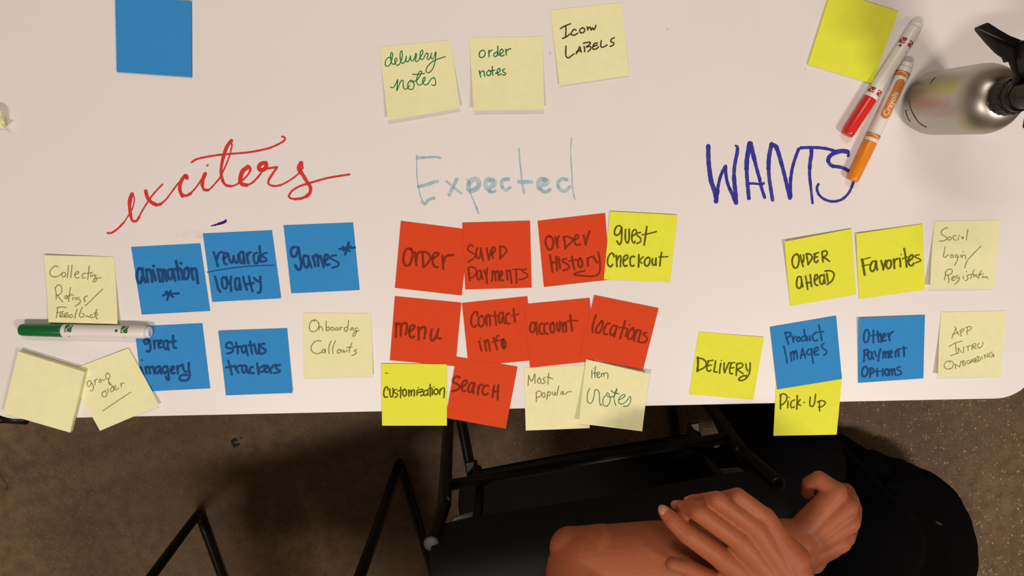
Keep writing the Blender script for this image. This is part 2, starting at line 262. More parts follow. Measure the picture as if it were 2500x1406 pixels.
'menu':('K',6.2,"""290,490 295,580 290,705|300,530 330,500 360,510 365,600 365,680|370,540 400,500 450,495 460,560 440,665|500,620 560,580 575,535 545,520 510,550 495,640 510,700 545,712 570,690|630,560 640,640 640,740|640,620 670,570 730,550 740,620 725,725|840,590 825,660 825,740 850,760 890,720 920,660 940,580|920,650 930,720 975,728"""),
'contact':('K',5.2,"""1535,380 1530,330 1490,325 1445,400 1440,490 1470,550 1500,550 1520,520|1590,385 1560,410 1550,480 1570,540 1600,545 1635,500 1635,420 1600,380|1665,380 1672,450 1680,530|1675,420 1700,360 1720,380 1730,530|1800,320 1810,420 1820,520|w3.6 1740,382 1850,378|1905,335 1870,350 1860,420 1870,490 1900,485 1920,400|1925,335 1935,420 1950,500|2020,345 1980,360 1970,440 1990,500 2030,500|2085,280 2095,370 2110,480|w3.6 2055,378 2110,372 2168,352
w4 1574,728 1578,732|1560,770 1580,840 1595,910|1645,760 1655,830 1670,915|1655,800 1690,745 1710,800 1725,910|w4.6 1865,685 1825,700 1825,760|1780,715 1805,790 1835,895|w3.6 1755,788 1830,765 1905,745|1930,740 1905,770 1910,840 1940,880 1965,850 1960,780 1925,742 1930,810 1940,860"""),
'account':('L',5.6,"""225,495 185,480 155,530 150,600 180,635 215,600 240,490|245,490 250,570 260,665|340,500 305,510 290,580 310,650 345,655|420,500 375,510 365,590 385,650 420,655|495,490 465,510 460,590 480,640 510,630 520,550 500,485|560,495 565,570 580,615 605,590 605,470|645,490 650,560 655,625|655,530 690,480 700,540 700,620|765,370 775,480 795,610|w3.8 718,465 790,456 875,453"""),
'locations':('L',5.4,"""1155,370 1130,450 1105,540 1105,630|1240,470 1200,510 1155,590 1165,640 1205,640 1245,570 1260,500 1255,450 1235,465|1365,500 1340,495 1300,540 1275,610 1285,660 1325,660|1465,540 1420,530 1380,590 1375,660 1405,680 1440,640 1480,550|1480,545 1450,630 1435,700|1600,460 1575,560 1545,650 1520,730|w3.8 1515,560 1580,562 1640,580|w4 1669,519 1673,522|w4 1645,580 1620,640 1605,700|1720,570 1680,600 1640,670 1650,730 1690,735 1730,680 1735,610 1720,568|1775,600 1750,680 1735,765|1760,650 1800,600 1840,610 1815,700 1800,770|w4.6 1800,770 1850,790 1910,775 1940,730 1910,690 1870,660 1890,640 1930,640"""),
'customization':('M',3.9,"""295,575 290,535 270,525 240,570 230,640 250,685 290,680|325,560 325,640 345,685 370,660 372,550|w3.4 430,565 390,580 385,610 440,635 445,660 400,690|490,535 490,610 488,690|w3 445,590 530,575|550,560 525,590 525,645 550,670 575,640 570,580 550,560|612,575 612,620 615,670|615,620 640,575 650,600 650,660|650,610 680,570 700,585 695,665|740,580 738,650|w3 753,536 757,538|w3.2 755,572 830,565 790,610 750,612 800,605 835,600 835,640 800,665|w3 790,660 850,650|890,580 850,590 840,640 865,660 895,630|905,580 905,655|938,490 940,580 940,670|w3 905,560 965,545|970,560 970,645|w3 997,525 1001,528|1030,560 1000,580 1000,630 1035,640 1060,610 1055,570 1030,558|1095,560 1085,600 1085,640|1090,590 1120,550 1155,545 1155,610 1148,690|w2 255,316 288,318"""),
'search':('M',5.8,"""1390,385 1340,370 1295,400 1290,455 1345,480 1390,520 1365,565 1280,595|1425,530 1480,490 1505,450 1480,430 1440,450 1420,520 1430,585 1475,590|1600,470 1560,470 1525,530 1520,590 1550,610 1580,570 1610,470|1620,480 1600,560 1600,625|1675,510 1670,580 1665,645|1680,560 1700,500 1740,500|1830,515 1790,505 1745,550 1740,620 1770,650 1820,630|1915,510 1900,600 1890,680|1980,500 1970,600 1970,725|1900,600 1975,597"""),
'popular':('N',2.8,"""255,355 250,430 245,508|255,360 300,440 345,335|352,335 352,400 350,472|425,395 395,410 390,455 415,475 440,445 430,400 410,392|505,385 480,395 475,420 505,435 500,465 450,478|562,318 552,400 548,485|535,372 575,385 622,407
375,620 370,690 372,752|365,630 395,590 440,600 450,640 425,675 375,690|490,615 460,635 465,675 490,690 505,660 495,620|545,600 540,660 530,722|545,620 575,600 592,625 575,655 545,665|620,605 620,640 635,655 655,635 660,600 662,650|715,512 700,580 685,655|785,600 755,605 745,640 765,645 782,610 790,640|815,640 850,605 900,600"""),
'item_notes':('N',2.4,"""1220,275 1218,330 1218,390|w2 1243,244 1246,247|1275,218 1265,300 1268,390|1235,322 1300,312|1300,345 1330,335 1335,305 1310,300 1295,335 1305,380 1330,388 1345,370|1365,325 1365,370|1365,345 1385,315 1400,325 1402,370|1402,345 1425,310 1455,315 1465,350 1460,402
1190,552 1160,600 1148,680 1155,755 1185,780 1220,760 1245,700 1258,620 1265,575 1300,570 1325,600 1335,680 1338,760 1350,805 1370,812 1362,795|1425,660 1390,710 1388,780 1410,818 1450,820 1490,770 1500,700 1480,640 1455,615 1440,640 1455,670 1500,682 1550,670 1585,620 1605,550 1590,570 1565,640 1558,720 1582,810|w2.8 1515,585 1560,618 1630,632|1640,725 1700,690 1730,655 1710,640 1660,670 1625,730 1640,780 1690,785 1750,740 1800,670 1812,680 1805,760 1760,820 1700,822"""),
# --- right block
'order_ahead':('O',4.6,"""500,590 465,600 435,660 440,740 470,785 510,770 530,690 525,620 500,585|550,600 565,680 590,765|590,700 600,640 595,600|635,590 650,660 660,735|635,585 690,590 720,630 700,680 660,735|w4 740,590 810,565|760,590 750,650 755,700 780,710 800,680|w4 745,640 795,625|860,560 865,620 875,700|860,555 910,540 935,570 915,610 870,630|875,630 920,655 965,690
545,910 515,915 498,980 500,1050 530,1080 560,1050 570,960|560,915 570,980 585,1055|625,905 640,990 655,1090|690,880 700,960 710,1050|635,1000 705,990|750,970 795,930 790,880 765,885 750,950 760,1020 795,1035|865,890 835,895 825,950 840,1010 870,1015 885,960|890,880 895,950 905,1005|930,865 935,920 945,980|w4.4 905,830 970,825 1020,850 1032,900 1000,970 935,1022"""),
'favorites':('O',5.0,"""w6 1435,660 1450,760 1470,885|w3 1415,672 1480,655 1552,635|w3 1430,760 1490,745 1560,733|1620,690 1580,695 1550,760 1555,820 1580,835 1615,800 1630,700|1635,690 1640,760 1650,815|1705,680 1725,750 1735,810|1735,810 1755,740 1770,680|1840,680 1800,680 1780,740 1795,790 1825,790 1850,740 1845,685|1885,660 1890,720 1895,790|1890,720 1905,670 1935,655|w3.4 1990,592 1994,594|1970,650 1978,700 1980,765|2035,510 2050,600 2070,770|w3.4 2010,655 2080,625|2090,690 2150,650 2165,610 2130,605 2095,660 2105,740 2150,750 2170,720|w3.6 2250,598 2200,605 2190,630 2260,660 2275,680 2200,712"""),
'social':('P',2.4,"""852,238 830,228 780,260 750,300 765,335 820,370 845,395 800,430 725,440|880,375 855,390 855,415 890,420 915,395 890,370|985,350 945,360 935,395 955,415 985,425|w2.8 1035,352 1038,356|1018,380 1020,415|1090,372 1068,380 1070,395 1092,395 1100,380 1088,372 1098,400|1170,258 1155,340 1145,420
815,530 800,600 788,680 810,695 860,650|920,645 895,665 905,695 940,690 945,660 915,655|1000,650 970,665 970,690 1000,695 1015,660 1005,730 960,818|w2.8 1093,605 1096,609|1055,655 1050,685|1080,660 1075,700|1080,680 1110,650 1135,665 1130,712|1372,518 1270,620 1180,715 1140,780 1122,855
820,920 815,985 800,1045|815,925 855,885 905,875 925,900 915,940 875,965 830,965|845,965 870,1010 868,1088|915,1030 960,1005 965,985 935,990 915,1030 930,1058 970,1040|1020,975 985,985 980,1010 1015,1015 1040,1000 1020,1060 965,1110|w2.8 1145,912 1148,916|1098,985 1100,1030|1180,960 1150,980 1170,1005 1160,1040 1125,1055|1268,885 1240,950 1210,1025|1185,965 1260,955|1265,970 1262,1000|1265,985 1285,965|1310,960 1290,975 1300,1000 1320,985 1318,1000|1375,900 1350,960 1335,1025|1330,965 1385,955|w2.6 1407,945 1410,948|1395,980 1395,1015|1415,990 1412,1005 1430,1000|1440,1005 1460,990 1478,1022"""),
'delivery':('Q',4.2,"""w5.4 185,520 188,590 180,665|w4.2 180,530 230,535 270,570 262,620 180,662|w3.4 285,560 345,550|300,560 285,600 280,650 300,665 320,655|w3.4 290,608 330,600|370,560 362,620 355,670 385,672|w3 430,552 433,555|425,585 415,640 412,685|460,580 458,640 465,680|465,680 490,620 510,575|w3.4 515,580 570,575|535,585 520,630 520,685 545,690|w3.4 525,632 560,628|590,590 588,650 585,710|w4 590,595 630,580 655,600 640,625 590,645|w4 595,650 620,665 655,690|685,590 690,630 705,660|730,580 728,650 715,700 680,745 640,762 610,755 620,735 655,715 690,712"""),
'product':('Q',4.2,"""1095,260 1105,310 1130,385|1100,265 1150,265 1145,295 1105,325|1165,300 1175,330 1180,365|1180,335 1190,315 1205,305|1230,310 1215,330 1220,355 1245,350 1250,320 1230,308|1290,300 1270,310 1265,345 1290,350 1305,330|1290,230 1300,290 1320,350|1320,300 1325,340 1345,340 1350,300|1350,300 1355,345|1415,270 1385,285 1380,325 1400,350 1430,340|1445,185 1460,260 1475,345|w3.4 1405,262 1495,253
1080,405 1100,490 1115,580|1150,470 1155,520 1160,560|1155,490 1180,455 1185,545|1185,490 1210,450 1220,535|1255,530 1265,470 1275,430|1275,430 1290,480 1305,525|1258,500 1300,490|1360,435 1330,445 1320,480 1340,495 1365,480 1372,440|1372,435 1375,510 1385,580|1395,470 1430,450 1435,420 1410,420 1395,460 1405,495 1440,490|w4 1495,378 1470,400 1490,430 1525,455 1520,480 1495,500"""),
'pick_up':('Q',3.8,"""w4.4 1048,915 1045,980 1045,1055|1040,915 1075,898 1110,920 1108,960 1080,1000 1050,1020|w3 1133,936 1136,939|1125,975 1120,1045|1190,965 1165,975 1150,1010 1160,1045 1190,1035|w4.2 1220,920 1218,990 1215,1060|1250,960 1225,1000 1255,1020|w2.6 1285,990 1297,990|1355,935 1350,990 1355,1025 1380,1030 1400,990 1410,905|1450,975 1450,1020 1452,1078|w3.6 1432,985 1470,970 1510,985 1505,1010 1470,1035 1440,1038"""),
'other_payment':('R',5.0,"""310,350 285,360 265,430 268,500 295,520 325,480 335,400 310,350|390,360 390,440 390,520|w3.4 360,432 425,418|445,370 450,440 460,510|455,440 480,400 490,440 495,515|510,460 550,430 545,400 520,410 510,460 525,500 555,490|585,400 595,450 605,495|600,450 615,400 650,378
270,620 270,690 265,770|265,630 310,610 320,640 300,680 270,690|350,640 325,655 320,710 340,745 365,720 370,650|370,650 375,700 395,740|405,640 430,700|485,605 465,680 455,760|520,640 520,720|520,660 545,640 555,720|560,660 585,635 590,720|600,680 640,650 635,625 610,630 600,680 620,715 640,705|680,640 685,710|680,660 715,610 725,700|790,575 795,640 795,700|w3.4 700,610 760,600 832,590
295,835 260,850 240,900 245,955 275,970 310,930 315,870 290,835|350,860 350,920 345,975|345,860 380,860 395,890 375,925 350,935|440,860 440,910 445,960|w3.2 415,905 490,895|515,870 515,955|580,870 550,880 545,930 570,955 595,920 585,875|600,880 600,950|600,900 630,870 640,945|640,900 665,865 680,945|w4 750,840 705,850 700,870 755,900 755,930 705,955"""),
'app_intro':('R',2.2,"""1465,312 1485,360 1520,420|1485,330 1460,380 1425,465|1430,415 1510,385|1535,360 1545,400 1550,438|1530,360 1580,335 1590,355 1545,385|1635,320 1630,370 1628,412|1605,325 1660,308 1690,325 1660,355 1620,375
1390,575 1460,530 1560,500|1475,530 1480,600 1490,665|1410,695 1460,675 1515,660|1510,590 1512,650|1512,595 1555,650|1582,575 1578,655|1620,575 1655,565 1690,560|1640,575 1640,630|1700,555 1690,615|1695,555 1725,530 1745,540 1735,565 1700,580|1705,585 1748,600|1785,530 1765,555 1775,590 1810,585 1832,550 1835,515
1400,765 1360,770 1325,810 1330,850 1370,870 1420,860 1445,820 1440,780 1410,762 1390,765 1400,785|1395,870 1400,862|1470,800 1475,865|1475,810 1530,840|1545,770 1530,840|1560,765 1575,825|1565,765 1590,760 1595,775 1575,790 1610,795 1605,815 1575,825|1650,755 1625,765 1625,795 1650,800 1670,775 1650,755|1675,790 1690,740|1690,740 1725,785|1680,770 1715,765|1720,735 1740,780|1715,735 1745,725 1750,745 1730,755 1755,765|1740,755 1770,775|1765,705 1780,765|1760,705 1795,715 1805,745 1780,762|1822,700 1830,740|1855,680 1865,730|1858,685 1895,705|1895,660 1905,715|1960,645 1925,660 1920,700 1950,710 1975,685|1950,680 1980,675 1975,715"""),
}
TB={
'exciters':('B',3.4,"""w5 122,965 155,965 210,930 270,870|270,870 310,810 345,750 360,700 366,650 355,620|w10 345,612 330,650 322,700|w8 322,700 325,760 335,820|w6.4 335,820 350,855 385,855 410,820|w4.4 400,835 440,760 490,680 540,610 622,522|w9 470,585 485,640 520,685 565,708|w7 540,695 575,710 610,700|w4.4 600,703 650,665 700,600 760,520 780,500|w9 845,465 835,440 800,480 780,540 785,590 805,628|w7 800,620 840,625 880,605|w4.4 870,612 920,560 970,490 1000,440 1015,420|w9 1012,425 990,480 985,530|w7 985,530 1000,570 1040,575|w4.4 1030,580 1070,550 1140,470|w4.2 1140,470 1190,370 1230,270 1255,170 1250,150|w9 1250,125 1215,170 1190,230 1170,300|w7.6 1170,300 1158,370 1158,440 1175,500|w6.4 1170,490 1200,530 1250,540|w4.4 1240,541 1290,528 1330,500 1370,470 1410,420 1422,380|w5 1422,400 1425,375 1410,358 1395,358|w11 1400,365 1355,400 1335,450 1332,500|w9 1330,490 1345,520 1390,530|w5 1380,533 1430,515 1480,470 1530,405 1565,340|w6 1575,375 1545,390 1515,400|w10 1560,330 1530,330 1500,360 1510,390 1545,388|w7 1565,322 1575,350 1560,380 1510,395 1495,370|w5.4 1545,385 1600,375 1660,365|w6 1665,368 1630,420 1590,480|w5 1590,480 1590,520 1640,538 1700,530|w4.4 1690,532 1750,505 1820,460 1875,410 1900,370|w5 1900,375 1895,340 1885,328|w11 1885,330 1865,370 1880,410|w9 1880,405 1915,460 1950,520|w8.4 1950,510 1970,550 1965,600 1930,635|w6.4 1940,625 1890,650 1830,657|w5 1840,657 1790,650 1772,625|w5 1772,630 1800,585 1870,540 1950,515 2050,485 2150,460 2325,432|w5 888,322 930,295 1010,275 1150,252|w5 1140,254 1280,242 1400,232 1500,215|w5 1490,217 1600,190 1690,150 1738,115 1730,90 1712,88|w4.6 1028,352 1036,346"""),
'expected':('C',5,"""w3 203,320 205,420 205,550 210,650 225,720|w7 205,355 300,352|w5.4 290,352 400,345 470,345 515,356|w8.4 225,735 300,720 370,700 440,675 480,670|w3.6 225,730 240,800 255,870 285,930|w7 270,945 315,970|w8 310,965 360,915 400,895 432,890|w6.2 598,665 650,710|w7 700,755 795,825|w9.4 735,640 690,730 635,845|w6 870,640 905,680|w12 890,700 895,770|w12 895,700 940,645 1000,640 1030,700 1000,760 920,800|w4.2 905,800 930,860 960,930 1000,1030|w5 995,1010 1015,1080 1030,1090|w12 1185,660 1235,670 1230,710 1190,740|w11 1210,645 1150,640 1115,690 1130,750 1180,800|w7 1170,790 1205,815 1245,795|w10 1415,640 1360,645 1325,690 1340,750|w8 1335,740 1380,785 1440,750|w4.4 1560,230 1565,330 1575,430 1590,560 1595,640|w9.4 1560,672 1640,675 1725,675|w7 1605,705 1620,770 1625,820|w12 1900,650 1935,660 1930,695 1880,710|w12 1900,640 1840,645 1815,700 1835,760|w9 1830,750 1880,800 1930,805 1970,775|w9 2195,645 2130,635 2080,680 2080,740|w9 2080,730 2120,785 2180,795 2230,740|w3.2 2255,90 2248,220 2248,320 2255,450 2262,560|w3 2262,560 2265,680 2275,780 2290,850|w4.6 2285,850 2300,905"""),
'wants':('D',9,"""w11 267,200 268,330 275,450 295,600|w11.5 290,580 310,680 345,780 375,895|w11 370,930 375,870 388,790|w8 388,830 400,720 430,600 470,510 495,465|w8 498,470 500,560 515,660 550,770|w8.6 545,750 590,850 620,930|w10.5 635,950 630,840 615,700 608,600|w9 608,620 612,500 630,380 650,290 655,230|w6 658,240 655,205 632,195
w11.5 815,160 800,250 780,380 775,500|w9.6 776,480 780,600 790,720 805,890|w11 830,165 850,260 880,380|w8.6 875,360 910,500 950,640|w8 945,620 970,740 1015,880|w6 805,695 870,695 950,705 990,705 1003,690
w10.5 1110,170 1085,270 1070,380 1066,500|w9 1066,480 1075,620 1095,760 1120,915|w11 1105,180 1160,200 1180,240|w10 1175,215 1210,330 1240,440|w9.4 1235,420 1275,570 1310,720 1350,890|w8.6 1362,870 1355,760 1360,620|w8 1360,640 1380,500 1420,360 1465,240
w7.6 1495,222 1600,218 1720,220 1830,232|w7.4 1820,230 1900,250 1950,268
w9.4 1635,255 1635,310 1620,400 1612,500|w7.6 1612,480 1612,600 1625,720|w6.4 1622,700 1635,820 1650,955
w6.4 2122,330 2130,300 2110,265|w11 2115,275 2050,265 1980,275 1920,300|w10 1925,295 1870,345 1855,400|w9 1855,385 1880,440 1930,470|w8.4 1920,465 2000,475 2070,495 2130,530|w8.4 2130,525 2170,570 2195,620|w7 2192,600 2195,660 2170,740|w6.4 2172,735 2130,820 2050,900 1960,932|w6.4 1970,932 1880,930 1790,895 1730,840|w6.6 1735,845 1712,790 1710,740 1728,705"""),
'dash':('G',5,"""w2.6 350,168 400,152|w4.4 390,158 450,140|w6.4 440,142 500,125 535,108|w5.6 530,112 538,96"""),
}

# ------------------------------------------------------------------ floor
def floor_mat():
    m = bpy.data.materials.new('ground_concrete'); m.use_nodes = True; nt = m.node_tree; N = nt.nodes; K = nt.links.new
    b = N['Principled BSDF']; b.inputs['Roughness'].default_value = 0.6; b.inputs['Specular IOR Level'].default_value = 0.3
    tc = N.new('ShaderNodeTexCoord')
    def noise(s, d=4, r=0.55):
        n = N.new('ShaderNodeTexNoise'); n.inputs['Scale'].default_value = s; n.inputs['Detail'].default_value = d; n.inputs['Roughness'].default_value = r
        K(tc.outputs['Object'], n.inputs['Vector']); return n.outputs[0]
    def rng(x, a, c, lo=0.0, hi=1.0):
        r = N.new('ShaderNodeMapRange'); r.inputs[1].default_value = a; r.inputs[2].default_value = c
        r.inputs[3].default_value = lo; r.inputs[4].default_value = hi; K(x, r.inputs[0]); return r.outputs[0]
    def mix(f, a, c, mode='MIX'):
        r = N.new('ShaderNodeMix'); r.data_type = 'RGBA'; r.blend_type = mode
        if isinstance(f, float): r.inputs[0].default_value = f
        else: K(f, r.inputs[0])
        for i, v in ((6, a), (7, c)):
            if isinstance(v, tuple): r.inputs[i].default_value = (*v[:3], 1)
            else: K(v, r.inputs[i])
        return r.outputs[2]
    def mul(a, c):
        r = N.new('ShaderNodeMath'); r.operation = 'MULTIPLY'; K(a, r.inputs[0])
        if isinstance(c, float): r.inputs[1].default_value = c
        else: K(c, r.inputs[1])
        return r.outputs[0]
    warp = N.new('ShaderNodeVectorMath'); warp.operation = 'MULTIPLY_ADD'
    wn = N.new('ShaderNodeTexNoise'); wn.inputs['Scale'].default_value = 260; K(tc.outputs['Object'], wn.inputs['Vector'])
    K(wn.outputs['Color'], warp.inputs[0]); warp.inputs[1].default_value = (0.004, 0.004, 0); K(tc.outputs['Object'], warp.inputs[2])
    def chips(s, d0, d1):
        v = N.new('ShaderNodeTexVoronoi'); v.inputs['Scale'].default_value = s; K(warp.outputs[0], v.inputs['Vector'])
        sep = N.new('ShaderNodeSeparateColor'); K(v.outputs['Color'], sep.inputs[0])
        # size of each chip varies with its cell
        sz = rng(sep.outputs[0], 0, 1, d0, d1)
        lt = N.new('ShaderNodeMath'); lt.operation = 'LESS_THAN'; K(v.outputs['Distance'], lt.inputs[0]); K(sz, lt.inputs[1])
        return lt.outputs[0], sep.outputs[1]
    base = mix(rng(noise(5, 6), 0.35, 0.65), (0.135, 0.088, 0.046), (0.190, 0.132, 0.068))
    base = mix(rng(noise(38, 5), 0.4, 0.7), base, (0.12, 0.072, 0.044))
    base = mix(mul(rng(noise(12, 3), 0.55, 0.75), 0.4), base, (0.17, 0.085, 0.062))
    # more exposed aggregate towards the right (worn patches of the real floor)
    sx = N.new('ShaderNodeSeparateXYZ'); K(tc.outputs['Object'], sx.inputs[0])
    area = N.new('ShaderNodeMath'); area.operation = 'ADD'; K(rng(sx.outputs[0], -0.1, 0.7, 0.0, 0.95), area.inputs[0]); K(rng(noise(3, 3), 0.35, 0.75, 0, 0.35), area.inputs[1])
    c1, v1 = chips(165, -0.5, 0.42); c2, v2 = chips(300, -0.22, 0.46); c3, v3 = chips(190, -0.9, 0.36)
    col = mix(mul(mul(c2, area.outputs[0]), 0.75), base, mix(v2, (0.30, 0.225, 0.135), (0.105, 0.068, 0.036)))
    col = mix(mul(mul(c1, area.outputs[0]), 0.95), col, mix(v1, (0.46, 0.36, 0.23), (0.27, 0.19, 0.11)))
    col = mix(mul(c3, 0.6), col, (0.055, 0.032, 0.018))
    sp, _ = chips(520, -0.9, 0.3); col = mix(mul(sp, 0.8), col, (0.55, 0.45, 0.33))
    K(col, b.inputs['Base Color'])
    bp = N.new('ShaderNodeBump'); bp.inputs['Strength'].default_value = 0.35; bp.inputs['Distance'].default_value = 0.002
    K(noise(120, 5), bp.inputs['Height']); K(bp.outputs[0], b.inputs['Normal'])
    return m
bm = bmesh.new(); box(bm, -3.2, 3.4, -3.4, 2.6, -0.05, 0)
floor = link('floor', bm, floor_mat()); floor['kind'] = 'structure'
for nm_, b_ in (('wall_left', (-3.3, -3.2, -3.4, 2.6, 0, 2.9)), ('wall_right', (3.4, 3.5, -3.4, 2.6, 0, 2.9)), ('wall_back', (-3.2, 3.4, 2.6, 2.7, 0, 2.9)), ('wall_front', (-3.2, 3.4, -3.5, -3.4, 0, 2.9)), ('ceiling', (-3.3, 3.5, -3.5, 2.7, 2.9, 3.0))):
    bm = bmesh.new(); box(bm, *b_)
    link(nm_, bm, mat(nm_ + '_paint', (0.62, 0.56, 0.48) if nm_ != 'ceiling' else (0.66, 0.62, 0.56), rough=0.9, noise=0.03, scale=3))['kind'] = 'structure'
def flat_place(z):
    return lambda x, y, lift=0: U(x, y, z) + Vector((0, 0, lift))
M_STAIN = mat('dark_stain', (0.016, 0.010, 0.007), rough=0.8)
s = write('stain', [(7, [(574, 1086), (566, 1080), (572, 1073), (578, 1074)]), (4, [(578, 1087), (584, 1083)]), (3, [(586, 1072), (591, 1068)]), (3.4, [(570, 1088), (573, 1091)])], flat_place(0), M_STAIN, floor, Matrix(), 0.25)
write('crack', [(1.8, [(2, 1162), (7, 1166), (10, 1174), (15, 1178), (18, 1186), (17, 1194), (12, 1197), (9, 1192)])], flat_place(0), M_STAIN, floor, Matrix(), 0.3)

# ------------------------------------------------------------------ table
tb = empty('table', (0.02, 0.06, 0)); MT = Matrix.Translation((0.02, 0.06, 0))
tag(tb, 'white laminate whiteboard-topped table with rounded corners, written on in marker', 'table')
eL, eR = U(185, 1020, TT), U(2440, 973, TT)
ang = math.atan2(eR.y - eL.y, eR.x - eL.x); dx = Vector((cos(ang), sin(ang), 0)); dy = Vector((-sin(ang), cos(ang), 0))
cA = eL + dx * (-(eL.x + 0.590)); Lx, Ly, RR = 1.236, 0.765, 0.047      # front left corner, size, corner radius
def outline(ins=0.0):
    pts = []
    for cx, cy, a0 in ((RR, RR, pi), (Lx - RR, RR, 1.5 * pi), (Lx - RR, Ly - RR, 0), (RR, Ly - RR, 0.5 * pi)):
        for k in range(13):
            a = a0 + k / 12 * pi / 2; r = RR - ins
            pts.append(cA + dx * (cx + r * cos(a)) + dy * (cy + r * sin(a)))
    return pts
def slab(z0, z1, ins, bev=0.0):
    bm = bmesh.new(); rows = [(z0, ins), (z1 - bev, ins)] + ([(z1 - bev * 0.3, ins + bev * 0.3), (z1, ins + bev)] if bev else [])
    prev = None; first = None
    for z, i in rows:
        ring = [bm.verts.new((p.x, p.y, z)) for p in outline(i)]
        if prev:
            n = len(ring)
            for k in range(n): bm.faces.new((prev[k], prev[(k + 1) % n], ring[(k + 1) % n], ring[k]))
        else: first = ring
        prev = ring
    bm.faces.new(first[::-1]); bm.faces.new(prev)
    return bm
top = keep(link('tabletop', slab(TT - 0.003, TT, 0.0, 0.0006), M_TABLE), tb, MT)
keep(link('edge_band', slab(TT - 0.028, TT - 0.003, 0.0004), M_EDGE), tb, MT)
for k, fx in enumerate((0.10, Lx - 0.10)):
    bm = bmesh.new(); c = cA + dx * fx
    Mx = Matrix.Translation((c.x, c.y, 0)) @ Matrix.Rotation(ang, 4, 'Z')
    box(bm, -0.03, 0.03, 0.30, 0.44, 0.05, TT - 0.06, Mx); box(bm, -0.035, 0.035, 0.06, 0.72, 0.02, 0.055, Mx)
    box(bm, -0.03, 0.03, 0.05, 0.70, TT - 0.06, TT - 0.028, Mx)
    bezel(keep(link('leg', bm, M_BLACK), tb, MT), 0.004)
    for yy in (0.10, 0.68):
        bm = bmesh.new(); lathe(bm, [(0.018, 0), (0.022, 0.006), (0.012, 0.02)], 20, Mx @ Matrix.Translation((0, yy, 0)))
        keep(link('foot_pad', bm, M_BPL), tb, MT)
bm = bmesh.new()                                            # black bracket showing past the front left corner
tube(bm, [U(-60, 1006, TT - 0.055), U(-10, 1016, TT - 0.055), U(30, 1020, TT - 0.055), U(66, 1022, TT - 0.055)], 0.0072, 12)
tube(bm, [U(-60, 1014, TT - 0.05), U(-4, 1024, TT - 0.05), U(10, 1022, TT - 0.05)], 0.0052, 12)
keep(link('corner_bracket', bm, M_BPL, smooth=True), tb, MT)

# words written straight on the table top
for key, nm, m in (('exciters', 'large red cursive word', D_RED), ('expected', 'pale blue-green half-dried word', D_PALE), ('wants', 'dark blue capital letters', D_BLUE), ('dash', 'short violet dash', D_PURP)):
    o = write('handwriting', parse(*TB[key]), flat_place(TT), m, top, MT, 0.05); o['label'] = nm
o = write('smudge', [(16, [(448, 578), (470, 570), (492, 572)]), (10, [(432, 575), (450, 571), (466, 566)]), (7, [(478, 580), (500, 577)])], flat_place(TT), M_SMUDGE, top, MT); o['label'] = 'faint violet smudge'
for q in ([(1629, 72), (1630, 71)], [(1965.5, 168), (1966.5, 169)], [(1342, 130), (1344, 130)]): write('pen_speck', [(1.9, q)], flat_place(TT), I_GREY, top, MT)

# ------------------------------------------------------------------ sticky notes
LV = 0.00045
def sheet_fn(corners, z0, lifts, pw=1.8):
    C = [U(x, y, z0 + l) for (x, y), l in zip(corners, lifts)]
    def wts(u, v):
        t = (1 - v) ** pw / ((1 - v) ** pw + v ** pw) if 0 < v < 1 else 1 - v
        a = (1 - v) ** pw; b = v ** pw
        return ((1 - u) * a, u * a, u * b, (1 - u) * b)
    def S(u, v):
        X = C[0] * ((1 - u) * (1 - v)) + C[1] * (u * (1 - v)) + C[2] * (u * v) + C[3] * ((1 - u) * v)
        W = wts(min(max(u, 0), 1), min(max(v, 0), 1))
        return Vector((X.x, X.y, z0 + sum(a * l for a, l in zip(W, lifts))))
    def inv(px, py, lift=0):
        z = z0; u = v = 0.5
        for _ in range(4):
            T_ = U(px, py, z)
            for _ in range(4):
                X = C[0] * ((1 - u) * (1 - v)) + C[1] * (u * (1 - v)) + C[2] * (u * v) + C[3] * ((1 - u) * v)
                du = (C[1] - C[0]) * (1 - v) + (C[2] - C[3]) * v; dv = (C[3] - C[0]) * (1 - u) + (C[2] - C[1]) * u
                ex, ey = T_.x - X.x, T_.y - X.y; D = du.x * dv.y - du.y * dv.x
                u += (ex * dv.y - ey * dv.x) / D; v += (du.x * ey - du.y * ex) / D
            z = S(u, v).z
        return Vector((T_.x, T_.y, z + lift))
    return S, inv
def sheet_bm(S, n=14, th=0.0001):
    bm = bmesh.new(); T_ = {}; B_ = {}
    for i in range(n + 1):
        for j in range(n + 1):
            p = S(i / n, j / n); T_[i, j] = bm.verts.new(p); B_[i, j] = bm.verts.new(p - Vector((0, 0, th)))
    for i in range(n):
        for j in range(n):
            bm.faces.new((T_[i, j], T_[i, j + 1], T_[i + 1, j + 1], T_[i + 1, j])); bm.faces.new((B_[i, j], B_[i + 1, j], B_[i + 1, j + 1], B_[i, j + 1]))
    for i in range(n):
        for a, b in (((i, 0), (i + 1, 0)), ((i + 1, n), (i, n)), ((0, i + 1), (0, i)), ((n, i), (n, i + 1))):
            bm.faces.new((T_[a], T_[b], B_[b], B_[a]))
    return bm
def note(corners, level, lifts, pm, im, text, label, group, name='sticky_note'):
    z0 = TT + LV * level; S, inv = sheet_fn(corners, z0, [l / 1000 for l in lifts])
    c = S(0.5, 0.5); c.z = z0 - 0.0002; M = Matrix.Translation(c); o = link(name, sheet_bm(S), pm)
    o.data.transform(M.inverted()); o.location = c
    tag(o, label, 'sticky note', group)
    if text: write('handwriting', parse(*ST[text]), inv, im, o, M)
    return o
GB, GR, GW, GT = 'blue notes of the left block', 'orange-red notes of the middle block', 'notes of the right block', 'pale yellow notes above the written words'
